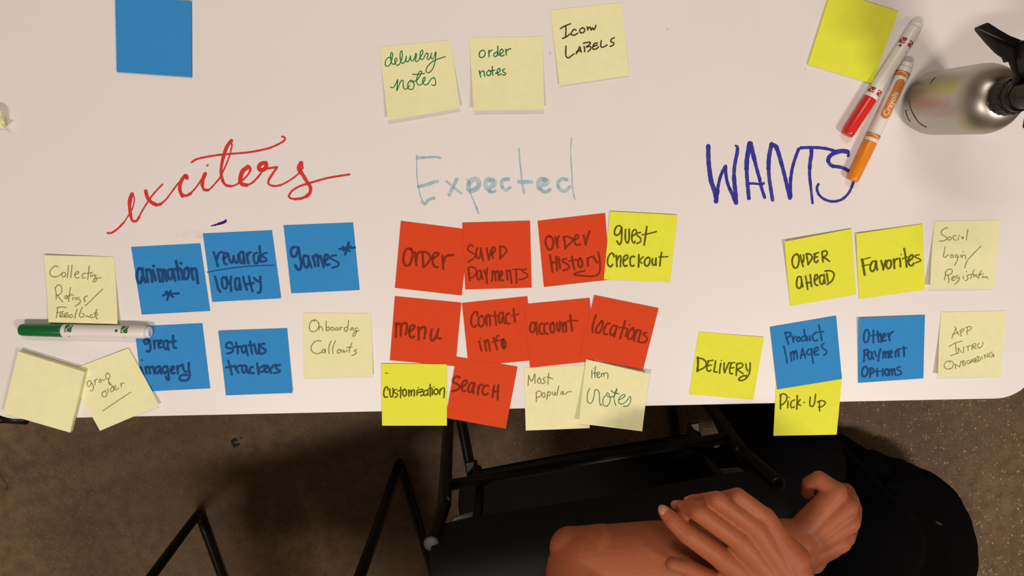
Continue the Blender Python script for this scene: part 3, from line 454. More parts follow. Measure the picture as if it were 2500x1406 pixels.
note([(925,115),(1099,97),(1124,264),(947,294)], 1, (0,0,6,6.5), P_CRE, I_GREEN, 'delivery_notes', 'pale yellow sticky note reading delivery notes in green cursive, at the top', GT)
note([(1146,92),(1325,89),(1329,267),(1156,270)], 1, (0,0,7.5,7), P_CRE, I_GREEN, 'order_notes', 'pale yellow sticky note reading order notes in green, at the top', GT)
note([(1343,25),(1518,6),(1537,184),(1366,209)], 1, (0,0,2,2.5), P_CRE, I_BLACK, 'icon_labels', 'pale yellow sticky note reading Icon LABELS in dark pen, at the top', GT)
GL = 'pale yellow notes of the left block'
note([(106,623),(278,627),(287,791),(118,788)], 1, (3,0,6,5), P_CRE, I_GREY, 'collecting', 'pale yellow sticky note reading Collecting Ratings/Feedback behind the green marker', GL)
note([(739.5,763.5),(906,765),(910.6,918.6),(743,925)], 1, (0,0,3,0.5), P_CRE, I_GREY, 'onboarding', 'pale yellow sticky note reading Onboarding Callouts', GL)
note([(320,603),(489,594),(513,759),(346,768)], 1, (0,0,.3,.3), P_BLUE, I_NAVY, 'animation', 'blue sticky note reading animation with an asterisk below', GB)
note([(495,570),(664,562),(686,728),(518,737)], 1, (0,0,1,.3), P_BLUE, I_NAVY, 'rewards', 'blue sticky note reading rewards over a line and loyalty', GB)
note([(692,550),(862,543),(878,708),(711,716)], 1, (0,0,.3,.3), P_BLUE, I_NAVY, 'games', 'blue sticky note reading games with an asterisk beside', GB)
note([(328,797),(494,789),(513,948),(347,956)], 1, (0,0,.3,.3), P_BLUE, I_NAVY, 'great_imagery', 'blue sticky note reading great imagery under the end of the green marker', GB)
note([(533,809),(701,801),(714,959),(551.5,965)], 1, (1.5,0,2.5,.3), P_BLUE, I_NAVY, 'status', 'blue sticky note reading Status trackers', GB)
note([(978.6,539),(1146,560.5),(1127,721.4),(964,702.6)], 1, (0,0,.2,.2), P_RED, I_BROWN, 'order', 'orange-red sticky note reading only the word Order', GR)
note([(1128.6,544),(1294,539),(1298,702),(1136,706.6)], 2, (0,0,.3,.2), P_RED, I_BROWN, 'saved', 'orange-red sticky note reading Saved Payments', GR)
note([(1312.5,539),(1477.5,520),(1489,682.7),(1328,700.6)], 1, (0,0,.3,.2), P_RED, I_BROWN, 'history', 'orange-red sticky note reading Order History', GR)
note([(964,722.8),(1126.4,739),(1112,894),(951.7,879.3)], 1, (0,0,.2,.2), P_RED, I_BROWN, 'menu', 'orange-red sticky note reading menu', GR)
note([(1127.7,739.6),(1287.5,723),(1304,879),(1144,895)], 1, (0,0,.2,.2), P_RED, I_BROWN, 'contact', 'orange-red sticky note reading Contact info', GR)
note([(1281,742.8),(1439.6,727.6),(1453,881),(1294,897.5)], 2, (0,0,.2,.2), P_RED, I_BROWN, 'account', 'orange-red sticky note reading account', GR)
note([(1451,721),(1608,753),(1569.7,903),(1415,870)], 3, (0,0,.6,.2), P_RED, I_BROWN, 'locations', 'orange-red sticky note reading locations', GR)
note([(1114,871),(1263.5,895.5),(1234.7,1046.4),(1088,1020)], 2, (0,0,3,.3), P_RED, I_BROWN, 'search', 'orange-red sticky note reading search, hanging over the table edge', GR)
GM = 'yellow notes of the middle block'
note([(1489.7,516),(1654.5,525),(1636,689),(1474,682)], 2, (1,1,.5,.5), P_YEL, I_OLIVE, 'guest', 'bright yellow sticky note reading guest checkout', GM)
note([(930.4,888),(1091,889),(1091,1039),(932.8,1039)], 3, (0,0,.3,.3), P_YEL, I_OLIVE, 'customization', 'bright yellow sticky note reading Customization, hanging over the table edge', GM)
note([(1279,898),(1437,891),(1439.6,1045),(1283.6,1051)], 1, (0,0,.3,.3), P_CRE, I_GREY, 'popular', 'pale yellow sticky note reading Most popular, hanging over the table edge', GM)
note([(1431,877),(1587,913),(1568,1053),(1413,1033.6)], 4, (.2,6,3,7), P_CRE, I_GREEN2, 'item_notes', 'curled pale yellow sticky note reading item notes over the table edge', GM)
note([(1915.5,590),(2079.4,558.4),(2090.5,719),(1930,747)], 1, (4,1.5,.3,.5), P_YEL, I_OLIVE, 'order_ahead', 'bright yellow sticky note reading ORDER AHEAD', GW)
note([(2090.5,571),(2252.7,546.5),(2258.7,707),(2098,730)], 1, (2.5,.5,.5,.3), P_YEL, I_OLIVE, 'favorites', 'bright yellow sticky note reading Favorites', GW)
note([(2281.7,540.3),(2440.5,537),(2429,705),(2270.8,704)], 1, (0,0,3,7.5), P_CRE, I_GREY, 'social', 'pale yellow sticky note reading Social Login/Registration', GW)
note([(1705.8,809.9),(1865.4,823),(1839.6,975.8),(1683,962.4)], 1, (0,.6,.3,.3), P_YEL, I_OLIVE, 'delivery', 'bright yellow sticky note reading DELIVERY in capitals', GW)
note([(1896,914),(2057,912),(2042.6,1061),(1888,1063.8)], 1, (0,0,.3,.3), P_YEL, I_OLIVE, 'pick_up', 'bright yellow sticky note reading Pick-Up, hanging over the table edge', GW)
note([(1880,798.6),(2041.5,771),(2055.5,925),(1897.6,950.7)], 2, (0,0,.3,.3), P_BLUE, I_NAVY, 'product', 'blue sticky note reading Product Images', GW)
note([(2097,778),(2258.5,768.3),(2254.6,923.5),(2095,934.6)], 1, (3,0,1.5,.3), P_BLUE, I_NAVY, 'other_payment', 'blue sticky note reading Other Payment Options', GW)
note([(2297.7,762),(2457.6,758.5),(2442.9,920.3),(2290,920)], 1, (0,0,2,6.5), P_CRE, I_GREY, 'app_intro', 'pale yellow sticky note reading APP INTRO ONBOARDING', GW)
note([(164,906),(313,850),(389,990),(244,1051.8)], 2, (0,1,4,.5), P_CRE, I_GREY, 'group_order', 'tilted pale yellow sticky note reading group order with a line below', GL)

def pad(corners, z0, th, pm, label, n=5, lift=(0, 0, 0, 0), grp='blank note pads'):
    """a pad: a stack of sheets (each a little off the next) and the loose top sheet"""
    S, _ = sheet_fn(corners, z0 + th, (0, 0, 0, 0)); c = S(.5, .5); c.z = z0
    e = empty('note_pad', c); M = Matrix.Translation(c)
    e_ = tag(e, label, 'note pad', grp)
    for k in range(n):
        a = z0 + th * k / n; b = z0 + th * (k + 1) / n - 0.00012; off = Vector((random.uniform(-1, 1), random.uniform(-1, 1), 0)) * 0.00022
        if k == n - 1: break
        bm = bmesh.new(); lo = [S(u, v) + off for u, v in ((0, 0), (0, 1), (1, 1), (1, 0))]
        va = [bm.verts.new((p.x, p.y, a)) for p in lo]; vb = [bm.verts.new((p.x, p.y, b)) for p in lo]
        bm.faces.new(va[::-1]); bm.faces.new(vb)
        for i in range(4): bm.faces.new((va[i], va[(i + 1) % 4], vb[(i + 1) % 4], vb[i]))
        bmesh.ops.recalc_face_normals(bm, faces=bm.faces)
        keep(link('sheet_stack', bm, pm), e, M)
    S2, _ = sheet_fn(corners, z0 + th, [l / 1000 for l in lift])
    keep(link('top_sheet', sheet_bm(S2, 10, th / n * 0.8), pm), e, M)
pad([(281,-12),(466.5,3),(467.5,188),(285,175)], TT + .0002, .0026, P_BLUE, 'blank blue note pad at the top left of the table', 4)
pad([(2030,-24),(2194,28.5),(2129,203.6),(1972.6,156.7)], TT + .0002, .0024, P_YEL, 'blank bright yellow note pad beside the red marker', 4)
pad([(44.4,857.9),(206,908),(170.7,1055.9),(8,1009)], TT + .0016, .0062, P_CRE, 'thick blank pale yellow note pad jutting over the front left table edge', 8)

# crumpled scrap at the left rim of the picture
bm = bmesh.new()
sc = [[(-22,255),(-8,262),(4,272),(10,282)], [(-30,272),(-14,276),(2,288),(12,300)], [(-34,290),(-18,292),(0,300),(16,309)], [(-36,306),(-20,307),(-4,313),(10,314)]]
zz = [[2,9,10,4],[6,4,13,7],[3,12,6,12],[1,5,3,1]]
V_ = [[bm.verts.new(U(x, y, TT + .001 + zz[i][j] / 1000)) for j, (x, y) in enumerate(r)] for i, r in enumerate(sc)]
for i in range(3):
    for j in range(3): bm.faces.new((V_[i][j], V_[i + 1][j], V_[i + 1][j + 1], V_[i][j + 1]))
o = link('paper_scrap', bm, P_CRE); c = U(-8, 288, TT); o.data.transform(Matrix.Translation(-c)); o.location = c
md = o.modifiers.new('t', 'SOLIDIFY'); md.thickness = 0.0003
tag(o, 'crumpled pale yellow paper scrap at the left end of the table', 'paper scrap')

# ------------------------------------------------------------------ markers
M_CREAM = mat('cream_print', (0.80, 0.66, 0.50), rough=0.5)
def marker(cap_px, tail_px, joint, colour, dark, label, roll, prints):
    R = 0.0072; z = TT + R + 0.0006
    a = U(*cap_px, z); b = U(*tail_px, z); d = (b - a); L = d.length; d.normalize()
    X = d; Z = Vector((0, 0, 1)); Y = Z.cross(X)
    M = Matrix.Translation(a) @ Matrix((X, Y, Z)).transposed().to_4x4()
    e = empty('marker'); e.matrix_world = M; tag(e, label, 'marker', 'broad markers lying on the table')
    Q = Matrix.Rotation(pi / 2, 4, 'Y')                     # lathe axis z -> local x
    J = L * joint; mc = mat(colour[0], colour[1], rough=0.28); md = mat(dark[0], dark[1], rough=0.5)
    def part(name, prof, m):
        bm = bmesh.new(); lathe(bm, prof, 36, Q); return link(name, bm, m, e, True)
    c_ = part('cap', [(.0035, .0), (.0058, .0002), (.0065, .0012), (.0069, .004), (.0073, J - .001), (.0071, J)], mc)
    part('barrel', [(.0066, J + .0001), (.0070, J + .0006), (R, J + .002), (R, L - .009), (.0070, L - .0062), (.0067, L - .0050)], M_WHITE)
    part('end_plug', [(.0063, L - .0052), (.0063, L - .001), (.0054, L), (.0040, L), (.0038, L - .0022), (.0001, L - .0024)], mat('clear_white_plug', (.78, .80, .78), rough=.25))
    def onto(x, s, lift=0.00018):                           # x along the marker, s arc length from the top (+ is local +y)
        t = s / R + roll; r = R + lift
        return Vector((x, r * sin(t), r * cos(t)))
    def patch(name, outline, m, lift=0.00016):
        """outline(x fraction 0..1) -> (x, s_low, s_high) rows"""
        bm = bmesh.new(); prev = None
        for x, s0, s1 in outline:
            nk = 48 if s1 - s0 > .02 else 12
            row = [bm.verts.new(onto(x, s0 + (s1 - s0) * k / nk, lift)) for k in range(nk + 1)]
            if prev:
                for k in range(nk): bm.faces.new((prev[k], row[k], row[k + 1], prev[k + 1]))
            prev = row
        return link(name, bm, m, e, True)
    def band(x0, x1, s0, s1, lift=.00016):
        pt = patch('printed_band', [(x0 + (x1 - x0) * i / 8, s0, s1) for i in range(9)], md)
        bm = bmesh.new(); prev = None; n = 30 if s1 - s0 < .02 else 90               # pale wave across the band
        for i in range(n + 1):
            s_ = s0 + (s1 - s0) * i / n; f = (i / n - .5) * (2 if s1 - s0 < .02 else 5)
            xc = (x0 + x1) / 2 + (x1 - x0) * .28 * sin(f * pi * 1.0); h = (x1 - x0) * .09
            row = [bm.verts.new(onto(xc - h, s_, .0003)), bm.verts.new(onto(xc + h, s_, .0003))]
            if prev: bm.faces.new((prev[0], row[0], row[1], prev[1]))
            prev = row
        o = link('wave_stripe', bm, M_CREAM); o.parent = pt
        return pt
    def text(body, x0, s0, h, m, lift, squash=1.0):
        cu = bpy.data.curves.new('t', 'FONT'); cu.body = body; cu.size = h; cu.resolution_u = 3; cu.offset = h * .018
        o = bpy.data.objects.new('t', cu); COL.objects.link(o)
        dg = bpy.context.evaluated_depsgraph_get(); dg.update()
        me = bpy.data.meshes.new_from_object(o.evaluated_get(dg)); bpy.data.objects.remove(o)
        bm = bmesh.new(); bm.from_mesh(me); bpy.data.meshes.remove(me)
        for _ in range(2):
            ed = [q for q in bm.edges if q.calc_length() > 0.0012]
            if ed: bmesh.ops.subdivide_edges(bm, edges=ed, cuts=1, use_grid_fill=True)
        bmesh.ops.triangulate(bm, faces=bm.faces)
        for v in bm.verts: v.co = onto(x0 + v.co.x * squash, s0 + v.co.y, lift)
        return link('lettering', bm, m, e)
    prints(e, band, patch, text, J, L, md)
    return e
def pr_orange(e, band, patch, text, J, L, md):
    band(J + .004, J + .009, -.0215, .0215); band(L - .0165, L - .0108, -.0215, .0215)
    x0, x1, h = J + .0265, L - .0195, .0052
    ov = []
    for i in range(41):
        f = .5 - .5 * cos(pi * i / 40); x = x0 + (x1 - x0) * f; k = min(f * (x1 - x0), (1 - f) * (x1 - x0), h)
        r = math.sqrt(max(1e-9, h * h - (h - k) ** 2)); ov.append((x, .0008 - r, .0008 + r))
    patch('printed_oval', ov, md, .00018)
    text('Crayola', x0 + .0032, -.0019, .0088, M_CREAM, .00034, .97)
    text('Crayola.com', x0 + .004, -.0079, .0034, I_GREY, .00022, 1.0)
    text('Crayola', x0 + .0032, .0125, .006, md, .00022, 1.0)
def pr_frag(e, band, patch, text, J, L, md, sg=1):
    for xa, xb in ((J + .0045, J + .0105), (L - .027, L - .0205)):
        band(xa, xb, .0022, .0105); band(xa, xb, -.0085, -.0012)
    patch('printed_dot', [(L - .0315 + .0016 * (1 - cos(pi * i / 10)), .0052 - .0016 * sin(pi * i / 10), .0052 + .0016 * sin(pi * i / 10)) for i in range(11)], md)
    text('81', L - .034, -.0072, .0022, I_GREY, .0002)
marker((2066.5, 330), (2241, 57), .335, ('red_cap_plastic', (.72, .018, .014)), ('dark_pink_print', (.36, .035, .06)), 'broad marker with a red cap lying against the bright yellow note pad', 0.12, pr_frag)
marker((2079.6, 441), (2217, 153), .335, ('orange_cap_plastic', (.85, .26, .012)), ('orange_print', (.62, .20, .02)), 'broad marker with an orange cap lying between the red marker and the steel bottle', 0.0, pr_orange)
def pr_green(e, band, patch, text, J, L, md):
    for xa, xb in ((J + .0052, J + .013), (L - .030, L - .0225)): band(xa, xb, .0002, .0098)
    patch('printed_dot', [(L - .0365 + .0017 * (1 - cos(pi * i / 10)), .0028 - .0017 * sin(pi * i / 10), .0028 + .0017 * sin(pi * i / 10)) for i in range(11)], md)
    text('B1', J + .0075, -.0072, .003, I_GREY, .0002); text('B1', L - .0285, -.0078, .003, I_GREY, .0002)
marker((50, 805), (368, 811), .325, ('green_cap_plastic', (.005, .13, .035)), ('green_print', (.02, .16, .06)), 'broad marker with a green cap at the left, across a blue note', 0.0, pr_green)

# ------------------------------------------------------------------ spray bottle
bc = U(2268, 253, TT); bo = empty('spray_bottle', bc); tag(bo, 'brushed steel bottle with a black trigger sprayer, right of the markers', 'spray bottle')
MB_ = Matrix()
bm = bmesh.new()
pf = [(.001, .0008), (.026, .0008), (.030, .0016), (.0325, .005), (.0335, .009), (.034, .016), (.034, .096)]
for i in range(1, 13):
    t = i / 12 * pi / 2; pf.append((.034 - (.034 - .0135) * (1 - cos(t)) ** .9, .096 + .030 * sin(t)))
pf += [(.0132, .129), (.0132, .134)]
lathe(bm, pf, 64); link('body', bm, M_STEEL, bo, True)
bm = bmesh.new()                                            # ridged screw collar
n = 72; prev = None
for z, r in ((.127, .0150), (.1285, .0168), (.142, .0160), (.143, .0148), (.150, .0142), (.151, .0122), (.160, .0115)):
    ring = [bm.verts.new(((r + (.0006 if (k // 2) % 2 and .128 < z < .1425 else 0)) * cos(2 * pi * k / n), (r + (.0006 if (k // 2) % 2 and .128 < z < .1425 else 0)) * sin(2 * pi * k / n), z)) for k in range(n)]
    if prev:
        for k in range(n): bm.faces.new((prev[k], prev[(k + 1) % n], ring[(k + 1) % n], ring[k]))
    prev = ring
bm.faces.new(prev); bezel(link('screw_collar', bm, M_BPL, bo), .0004, 1)
def loc(x, y, z): return U(x, y, TT + z) - bc
bm = bmesh.new()                                            # sprayer head: body behind the trigger, out to the nozzle
def prism(bm, pts, z0, z1):
    a = [bm.verts.new((p.x, p.y, z0)) for p in pts]; b = [bm.verts.new((p.x, p.y, z1)) for p in pts]
    bm.faces.new(a[::-1]); bm.faces.new(b)
    for i in range(len(a)): bm.faces.new((a[i], a[(i + 1) % len(a)], b[(i + 1) % len(a)], b[i]))
tube(bm, [(0, 0, .158), (0, 0, .185)], .0125, 24, smooth=False)
hd = [Vector((-.011, .034, 0)), Vector((.011, .034, 0)), Vector((.014, -.03, 0)), Vector((-.014, -.03, 0))]
prism(bm, hd, .176, .205)
tube(bm, [(0, .03, .192), (0, .055, .192)], .0085, 20, smooth=False)
bmesh.ops.recalc_face_normals(bm, faces=bm.faces); bezel(link('spray_head', bm, M_BPL, bo), .002, 2)
bm = bmesh.new(); lathe(bm, [(.0095, 0), (.0095, .010), (.006, .012)], 20, Matrix.Translation((0, .055, .192)) @ Matrix.Rotation(-pi / 2, 4, 'X')); link('nozzle', bm, M_BPL, bo)
# trigger: a curved channel, its dark outer face up and the thinner cheek below it
bm = bmesh.new()
Zt = .148
up_ = [(2386, 66), (2414, 54), (2440, 72), (2468, 88), (2500, 101), (2540, 108), (2560, 150), (2520, 168), (2478, 110 + 2), (2440, 94), (2410, 80)]
lo_ = [(2386, 66), (2386, 73), (2412, 104), (2435, 128), (2452, 140), (2457, 152), (2468, 149), (2474, 165), (2482, 178), (2478, 192), (2476, 206), (2500, 222), (2540, 222), (2560, 140), (2500, 112), (2440, 90)]
prism(bm, [loc(x, y, Zt + .004) for x, y in lo_[::-1]], Zt, Zt + .004)
t1 = link('trigger', bm, mat('worn_black_plastic', (.017, .014, .012), rough=.55, spec=.25), bo)
bm = bmesh.new(); top_e = [(2386, 66), (2414, 54), (2440, 71), (2468, 87), (2500, 99), (2545, 108)]; bot_e = [(2388, 72), (2414, 84), (2440, 96), (2468, 108), (2500, 122), (2545, 140)]
prism(bm, [loc(x, y, Zt + .009) for x, y in (top_e + bot_e[::-1])[::-1]], Zt + .0042, Zt + .009)
o = link('trigger_ridge', bm, M_BPL); o.parent = t1; bezel(o, .0012, 2)
bm = bmesh.new(); prism(bm, [loc(x, y, .152) for x, y in ((2470, 104), (2560, 84), (2600, 240), (2540, 240), (2500, 205), (2482, 178), (2476, 150))][::-1], .153, .177)
bmesh.ops.recalc_face_normals(bm, faces=bm.faces); bezel(link('trigger_hub', bm, M_BPL, bo), .002, 2)
M_SCR = mat('scratch', (.02, .018, .016), rough=.7)
def cyl_mark(pts, r=.00045):                                # scratches lie on the steel: find the wall point under the pixel
    out = []
    for x, y in pts:
        best = None
        for k in range(0, 400):
            z = .125 - k * .0003; p = U(x, y, TT + z) - bc; rr = math.hypot(p.x, p.y)
            wall = .0343 if .012 < z < .097 else (.0343 - (.012 - z) * .35 if z <= .012 else .0343 - (z - .097) * .6)
            if rr <= wall: best = p; break
        if best: out.append(tuple(best))
    return out
for pts in ([(2271, 204), (2276, 196), (2283, 189)], [(2219, 244), (2222, 262), (2232, 284), (2246, 302), (2262, 311)], [(2197, 262), (2206, 270), (2216, 268)], [(2210, 270), (2213, 280), (2218, 292), (2222, 297)]):
    q = cyl_mark(pts)
    if len(q) >= 2:
        bm = bmesh.new(); tube(bm, q, .00035, 6, step=.003); link('scratch', bm, M_SCR, bo)

# ------------------------------------------------------------------ chairs
M_BRK = mat('dark_grey_bracket', (.03, .028, .026), rough=.5)
def make_chair(label, loc, rz):
    """sled-base chair; local +y is the way the sitter faces, origin between the two rear floor bends"""
    e = empty('sled_chair', loc, rz)
    tag(e, label, 'chair', 'black sled-base chairs in front of the table')
    r = .0096
    for s in (-1, 1):
        pts = [(s * .2275, .46, .030), (s * .2275, .475, .012), (s * .2275, .44, r), (s * .2275, .03, r), (s * .2275, .008, r + .004), (s * .2272, 0, .03)]
        bm = bmesh.new(); P = [(s * .228, .40, r), (s * .228, .05, r), (s * .228, .016, r + .001), (s * .2278, .003, .016), (s * .2272, 0, .04), (s * .2210, 0, .30), (s * .2110, 0, .575), (s * .2105, 0, .600), (s * .2120, -.001, .618), (s * .2200, -.002, .705)]
        tube(bm, P, r, 16, step=.01, smooth=True); link('side_tube', bm, M_BLACK, e, True)
        bm = bmesh.new(); tube(bm, [(s * .228, .39, r), (s * .228, .41, r + .001), (s * .227, .425, .02), (s * .222, .43, .05), (s * .195, .40, .42), (s * .195, .385, .437), (s * .195, .36, .440), (s * .190, .08, .440), (s * .188, .045, .440)], r, 16, step=.01)
        link('leg', bm, M_BLACK, e, True)
        d = Vector((s * .008, -.001, .087)).normalized(); M = Matrix.Translation((s * .2200, -.002, .705)) @ d.to_track_quat('Z', 'Y').to_matrix().to_4x4()
        bm = bmesh.new(); lathe(bm, [(.0097, -.001), (.0100, .0004), (.0096, .0016), (.006, .0022), (.0001, .0024)], 24, M); o = link('end_cap', bm, M_CAP if s > 0 else M_BLACK, e, True); o['label'] = 'grey tube cap' if s > 0 else 'tube cap blackened as if in shade'  # cap on the negative side is blackened: the sitter's shade put into its colour
        bm = bmesh.new(); box(bm, s * .168, s * .188, .006, .04, .446, .452); box(bm, s * .168, s * .174, .006, .012, .452, .522)
        bmesh.ops.recalc_face_normals(bm, faces=bm.faces); bezel(link('seat_bracket', bm, M_BLACK, e), .002)
    for s in (-1, 1):
        bm = bmesh.new(); q = [(s * .2132, .0229), (s * .1975, .0061), (s * .1657, .0028), (s * .1726, .0187)]
        a = [bm.verts.new((x, y + .004, .617)) for x, y in q]; b = [bm.verts.new((x, y + .004, .621)) for x, y in q]
        bm.faces.new(a); bm.faces.new(b[::-1])
        for i in range(4): bm.faces.new((a[i], a[(i + 1) % 4], b[(i + 1) % 4], b[i]))
        bmesh.ops.recalc_face_normals(bm, faces=bm.faces); bezel(link('back_bracket', bm, M_BRK, e), .001, 1)
        bm = bmesh.new(); tube(bm, [(s * .168, .012, .470), (s * .164, .014, .540), (s * .166, .012, .640)], .007, 12); link('back_strut', bm, M_BLACK, e, True)
    bm = bmesh.new(); tube(bm, [(-.211, 0, .540), (.211, 0, .540)], .0085, 16, smooth=False); link('cross_rail', bm, M_BLACK, e, True)
    def shell(name, prof, half, th, m, wfn, n=22):
        """prof: (y, z) down the middle; swept across the width with an edge curve"""
        bm = bmesh.new(); T_ = {}; B_ = {}; k = len(prof) - 1
        for i, (y, z) in enumerate(prof):
            a = prof[max(i - 1, 0)]; b = prof[min(i + 1, k)]; t = Vector((b[0] - a[0], b[1] - a[1])).normalized(); nv = Vector((-t.y, t.x))
            hw = wfn(i / k) * half
            for j in range(n + 1):
                u = j / n * 2 - 1; x = u * hw; bow = .004 * u * u
                p = Vector((x, y + nv.x * bow, z + nv.y * bow)); tt = th * (1 - .75 * abs(u) ** 8)
                T_[i, j] = bm.verts.new(p + Vector((0, nv.x * tt, nv.y * tt)) * .5); B_[i, j] = bm.verts.new(p - Vector((0, nv.x * tt, nv.y * tt)) * .5)
        for i in range(k):
            for j in range(n):
                bm.faces.new((T_[i, j], T_[i, j + 1], T_[i + 1, j + 1], T_[i + 1, j])); bm.faces.new((B_[i, j], B_[i + 1, j], B_[i + 1, j + 1], B_[i, j + 1]))
        for i in range(k):
            bm.faces.new((T_[i, 0], T_[i + 1, 0], B_[i + 1, 0], B_[i, 0])); bm.faces.new((T_[i + 1, n], T_[i, n], B_[i, n], B_[i + 1, n]))
        for j in range(n):
            bm.faces.new((T_[0, j + 1], T_[0, j], B_[0, j], B_[0, j + 1])); bm.faces.new((T_[k, j], T_[k, j + 1], B_[k, j + 1], B_[k, j]))
        bmesh.ops.recalc_face_normals(bm, faces=bm.faces)
        o = link(name, bm, m, e, True); o.modifiers.new('s', 'SUBSURF').render_levels = 1; return o
    rnd = lambda p: (lambda t: (1 - max(0, abs(2 * t - 1) - .62) ** 2 * p))
    shell('seat', [(.012, .468), (.04, .466), (.10, .458), (.20, .453), (.32, .457), (.42, .462), (.455, .452), (.470, .432)], .212, .010, M_SEAT, rnd(1.2))
    # backrest: rear face down from the rolled top edge
    shell('backrest', [(.012, .640), (.006, .652), (.004, .680), (.005, .715), (.011, .741), (.022, .753), (.034, .757), (.046, .752), (.052, .738), (.053, .722)], .222, .010, M_PLAST, rnd(1.0))
    return e
make_chair('black sled-base chair with its back to the table, under the folded arms', (.1425, -.459, 0), rad(10) + pi)
make_chair('black sled-base chair at the lower left, seen only by its bent tube legs', (-.4195, -.745, 0), rad(14.8) + pi)

# ------------------------------------------------------------------ person
def p3(x, y, z): return tuple(U(x, y, z))
bm = bmesh.new()
# left arm: shoulder, elbow over the backrest, wrist, fist drooping past its right end
ZE = .805
SHL = (.085, -.70, 1.04); SHR = (.40, -.79, 1.07)
capsule(bm, SHL, .052, p3(1420, 1392, ZE + .004), .040)
capsule(bm, p3(1392, 1336, ZE - .006), .0235, p3(1460, 1352, ZE), .034)          # the outer knob of the elbow
capsule(bm, p3(1432, 1378, ZE), .042, p3(1600, 1366, ZE), .0425)
capsule(bm, p3(1600, 1366, ZE), .0425, p3(1800, 1342, ZE - .003), .034)
capsule(bm, p3(1800, 1340, ZE - .003), .033, p3(1905, 1322, ZE - .006), .0250)
capsule(bm, p3(1905, 1318, ZE - .006), .0235, p3(1948, 1318, ZE - .006), .0235)
capsule(bm, p3(1905, 1345, ZE - .006), .0235, p3(1955, 1345, ZE - .008), .0225)
LM = [((1950, 1300), (2040, 1201), -.004, .0125), ((1958, 1318), (2068, 1236), .002, .0125), ((1965, 1336), (2072, 1273), .002, .0128), ((1968, 1352), (2050, 1322), -.006, .0130)]
for (w0, k0, dz, rr) in LM:
    capsule(bm, p3(*w0, ZE - .004), .015, p3(*k0, ZE + dz), rr)
capsule(bm, p3(1975, 1352, ZE - .012), .017, p3(2030, 1335, ZE - .016), .013)
capsule(bm, p3(1960, 1300, ZE - .012), .015, p3(2005, 1255, ZE - .014), .013)
# pinky curled back on itself at the top, the others tucked under the palm
capsule(bm, p3(2040, 1201, ZE - .004), .0115, p3(2000, 1170, ZE - .014), .0098)
capsule(bm, p3(2000, 1170, ZE - .014), .0098, p3(1975, 1180, ZE - .022), .0080)
capsule(bm, p3(1975, 1180, ZE - .022), .0082, p3(1972, 1204, ZE - .026), .0075)
capsule(bm, p3(2072, 1226, ZE - .006), .0118, p3(2064, 1200, ZE - .030), .0100)
capsule(bm, p3(2064, 1200, ZE - .030), .0100, p3(2010, 1200, ZE - .042), .0085)
capsule(bm, p3(2076, 1262, ZE - .006), .0120, p3(2082, 1240, ZE - .036), .0102)
capsule(bm, p3(2082, 1240, ZE - .036), .0102, p3(2022, 1236, ZE - .048), .0085)
capsule(bm, p3(2062, 1310, ZE - .010), .0118, p3(2074, 1285, ZE - .040), .0100)
capsule(bm, p3(2074, 1285, ZE - .040), .0100, p3(2016, 1276, ZE - .050), .0085)
capsule(bm, p3(1985, 1372, ZE - .022), .0135, p3(2020, 1330, ZE - .046), .0110)
capsule(bm, p3(2020, 1330, ZE - .046), .0110, p3(2020, 1285, ZE - .062), .0085)
# right arm: shoulder, elbow, wrist, hand spread over the left forearm
ZH = .868
EL2 = (.50, -.66, .86)
capsule(bm, SHR, .052, EL2, .042)
capsule(bm, EL2, .041, (.40, -.565, ZH), .036)
capsule(bm, (.40, -.565, ZH), .036, p3(1960, 1482, ZH), .026)
capsule(bm, p3(1975, 1462, ZH), .022, p3(1945, 1430, ZH), .0215)
capsule(bm, p3(1925, 1492, ZH), .022, p3(1895, 1455, ZH), .0215)
K = {'i': (1762, 1362), 'm': (1806, 1320), 'r': (1842, 1286), 'p': (1868, 1262)}
Wp = {'i': (1880, 1446), 'm': (1900, 1428), 'r': (1922, 1410), 'p': (1942, 1392)}
KR = {'i': .0128, 'm': .0126, 'r': .0116, 'p': .0106}
KZ = {'i': .000, 'm': .003, 'r': .002, 'p': -.003}
for k in 'imrp': capsule(bm, p3(*Wp[k], ZH), .0175, p3(*K[k], ZH + KZ[k]), KR[k])
for k, q in (('i', 'm'), ('m', 'r'), ('r', 'p')):          # flesh between the metacarpals, starting behind the knuckles
    a = ((K[k][0] + K[q][0]) / 2 + 22, (K[k][1] + K[q][1]) / 2 + 20)
    capsule(bm, p3(*a, ZH - .002), .0112, p3(a[0] + 62, a[1] + 70, ZH - .001), .0165)
FG = {'i': [(1762, 1362, ZH, .0118), (1677, 1302, ZH + .001, .0106), (1642, 1270, ZH - .004, .0090), (1622, 1249, ZH - .009, .0068)],
      'm': [(1806, 1320, ZH + .003, .0112), (1705, 1249, ZH + .006, .0100), (1676, 1242, ZH - .011, .0082), (1658, 1236, ZH - .019, .0068)],
      'r': [(1842, 1286, ZH + .002, .0100), (1750, 1219, ZH + .006, .0088), (1714, 1222, ZH - .014, .0076), (1688, 1222, ZH - .024, .0064)],
      'p': [(1868, 1262, ZH - .003, .0096), (1801, 1210, ZH - .001, .0084), (1768, 1215, ZH - .018, .0074), (1745, 1218, ZH - .028, .0060)]}
for k, q in FG.items():
    for a, b in zip(q, q[1:]): capsule(bm, p3(*a[:3]), a[3], p3(*b[:3]), b[3])
TH = [(1880, 1470, ZH - .006, .0165), (1800, 1436, ZH - .006, .0135), (1722, 1408, ZH - .005, .0095), (1676, 1385, ZH - .006, .0092), (1641, 1376, ZH - .008, .0074)]
for a, b in zip(TH, TH[1:]): capsule(bm, p3(*a[:3]), a[3], p3(*b[:3]), b[3])
capsule(bm, p3(1800, 1428, ZH - .008), .013, p3(1800, 1385, ZH - .004), .011)
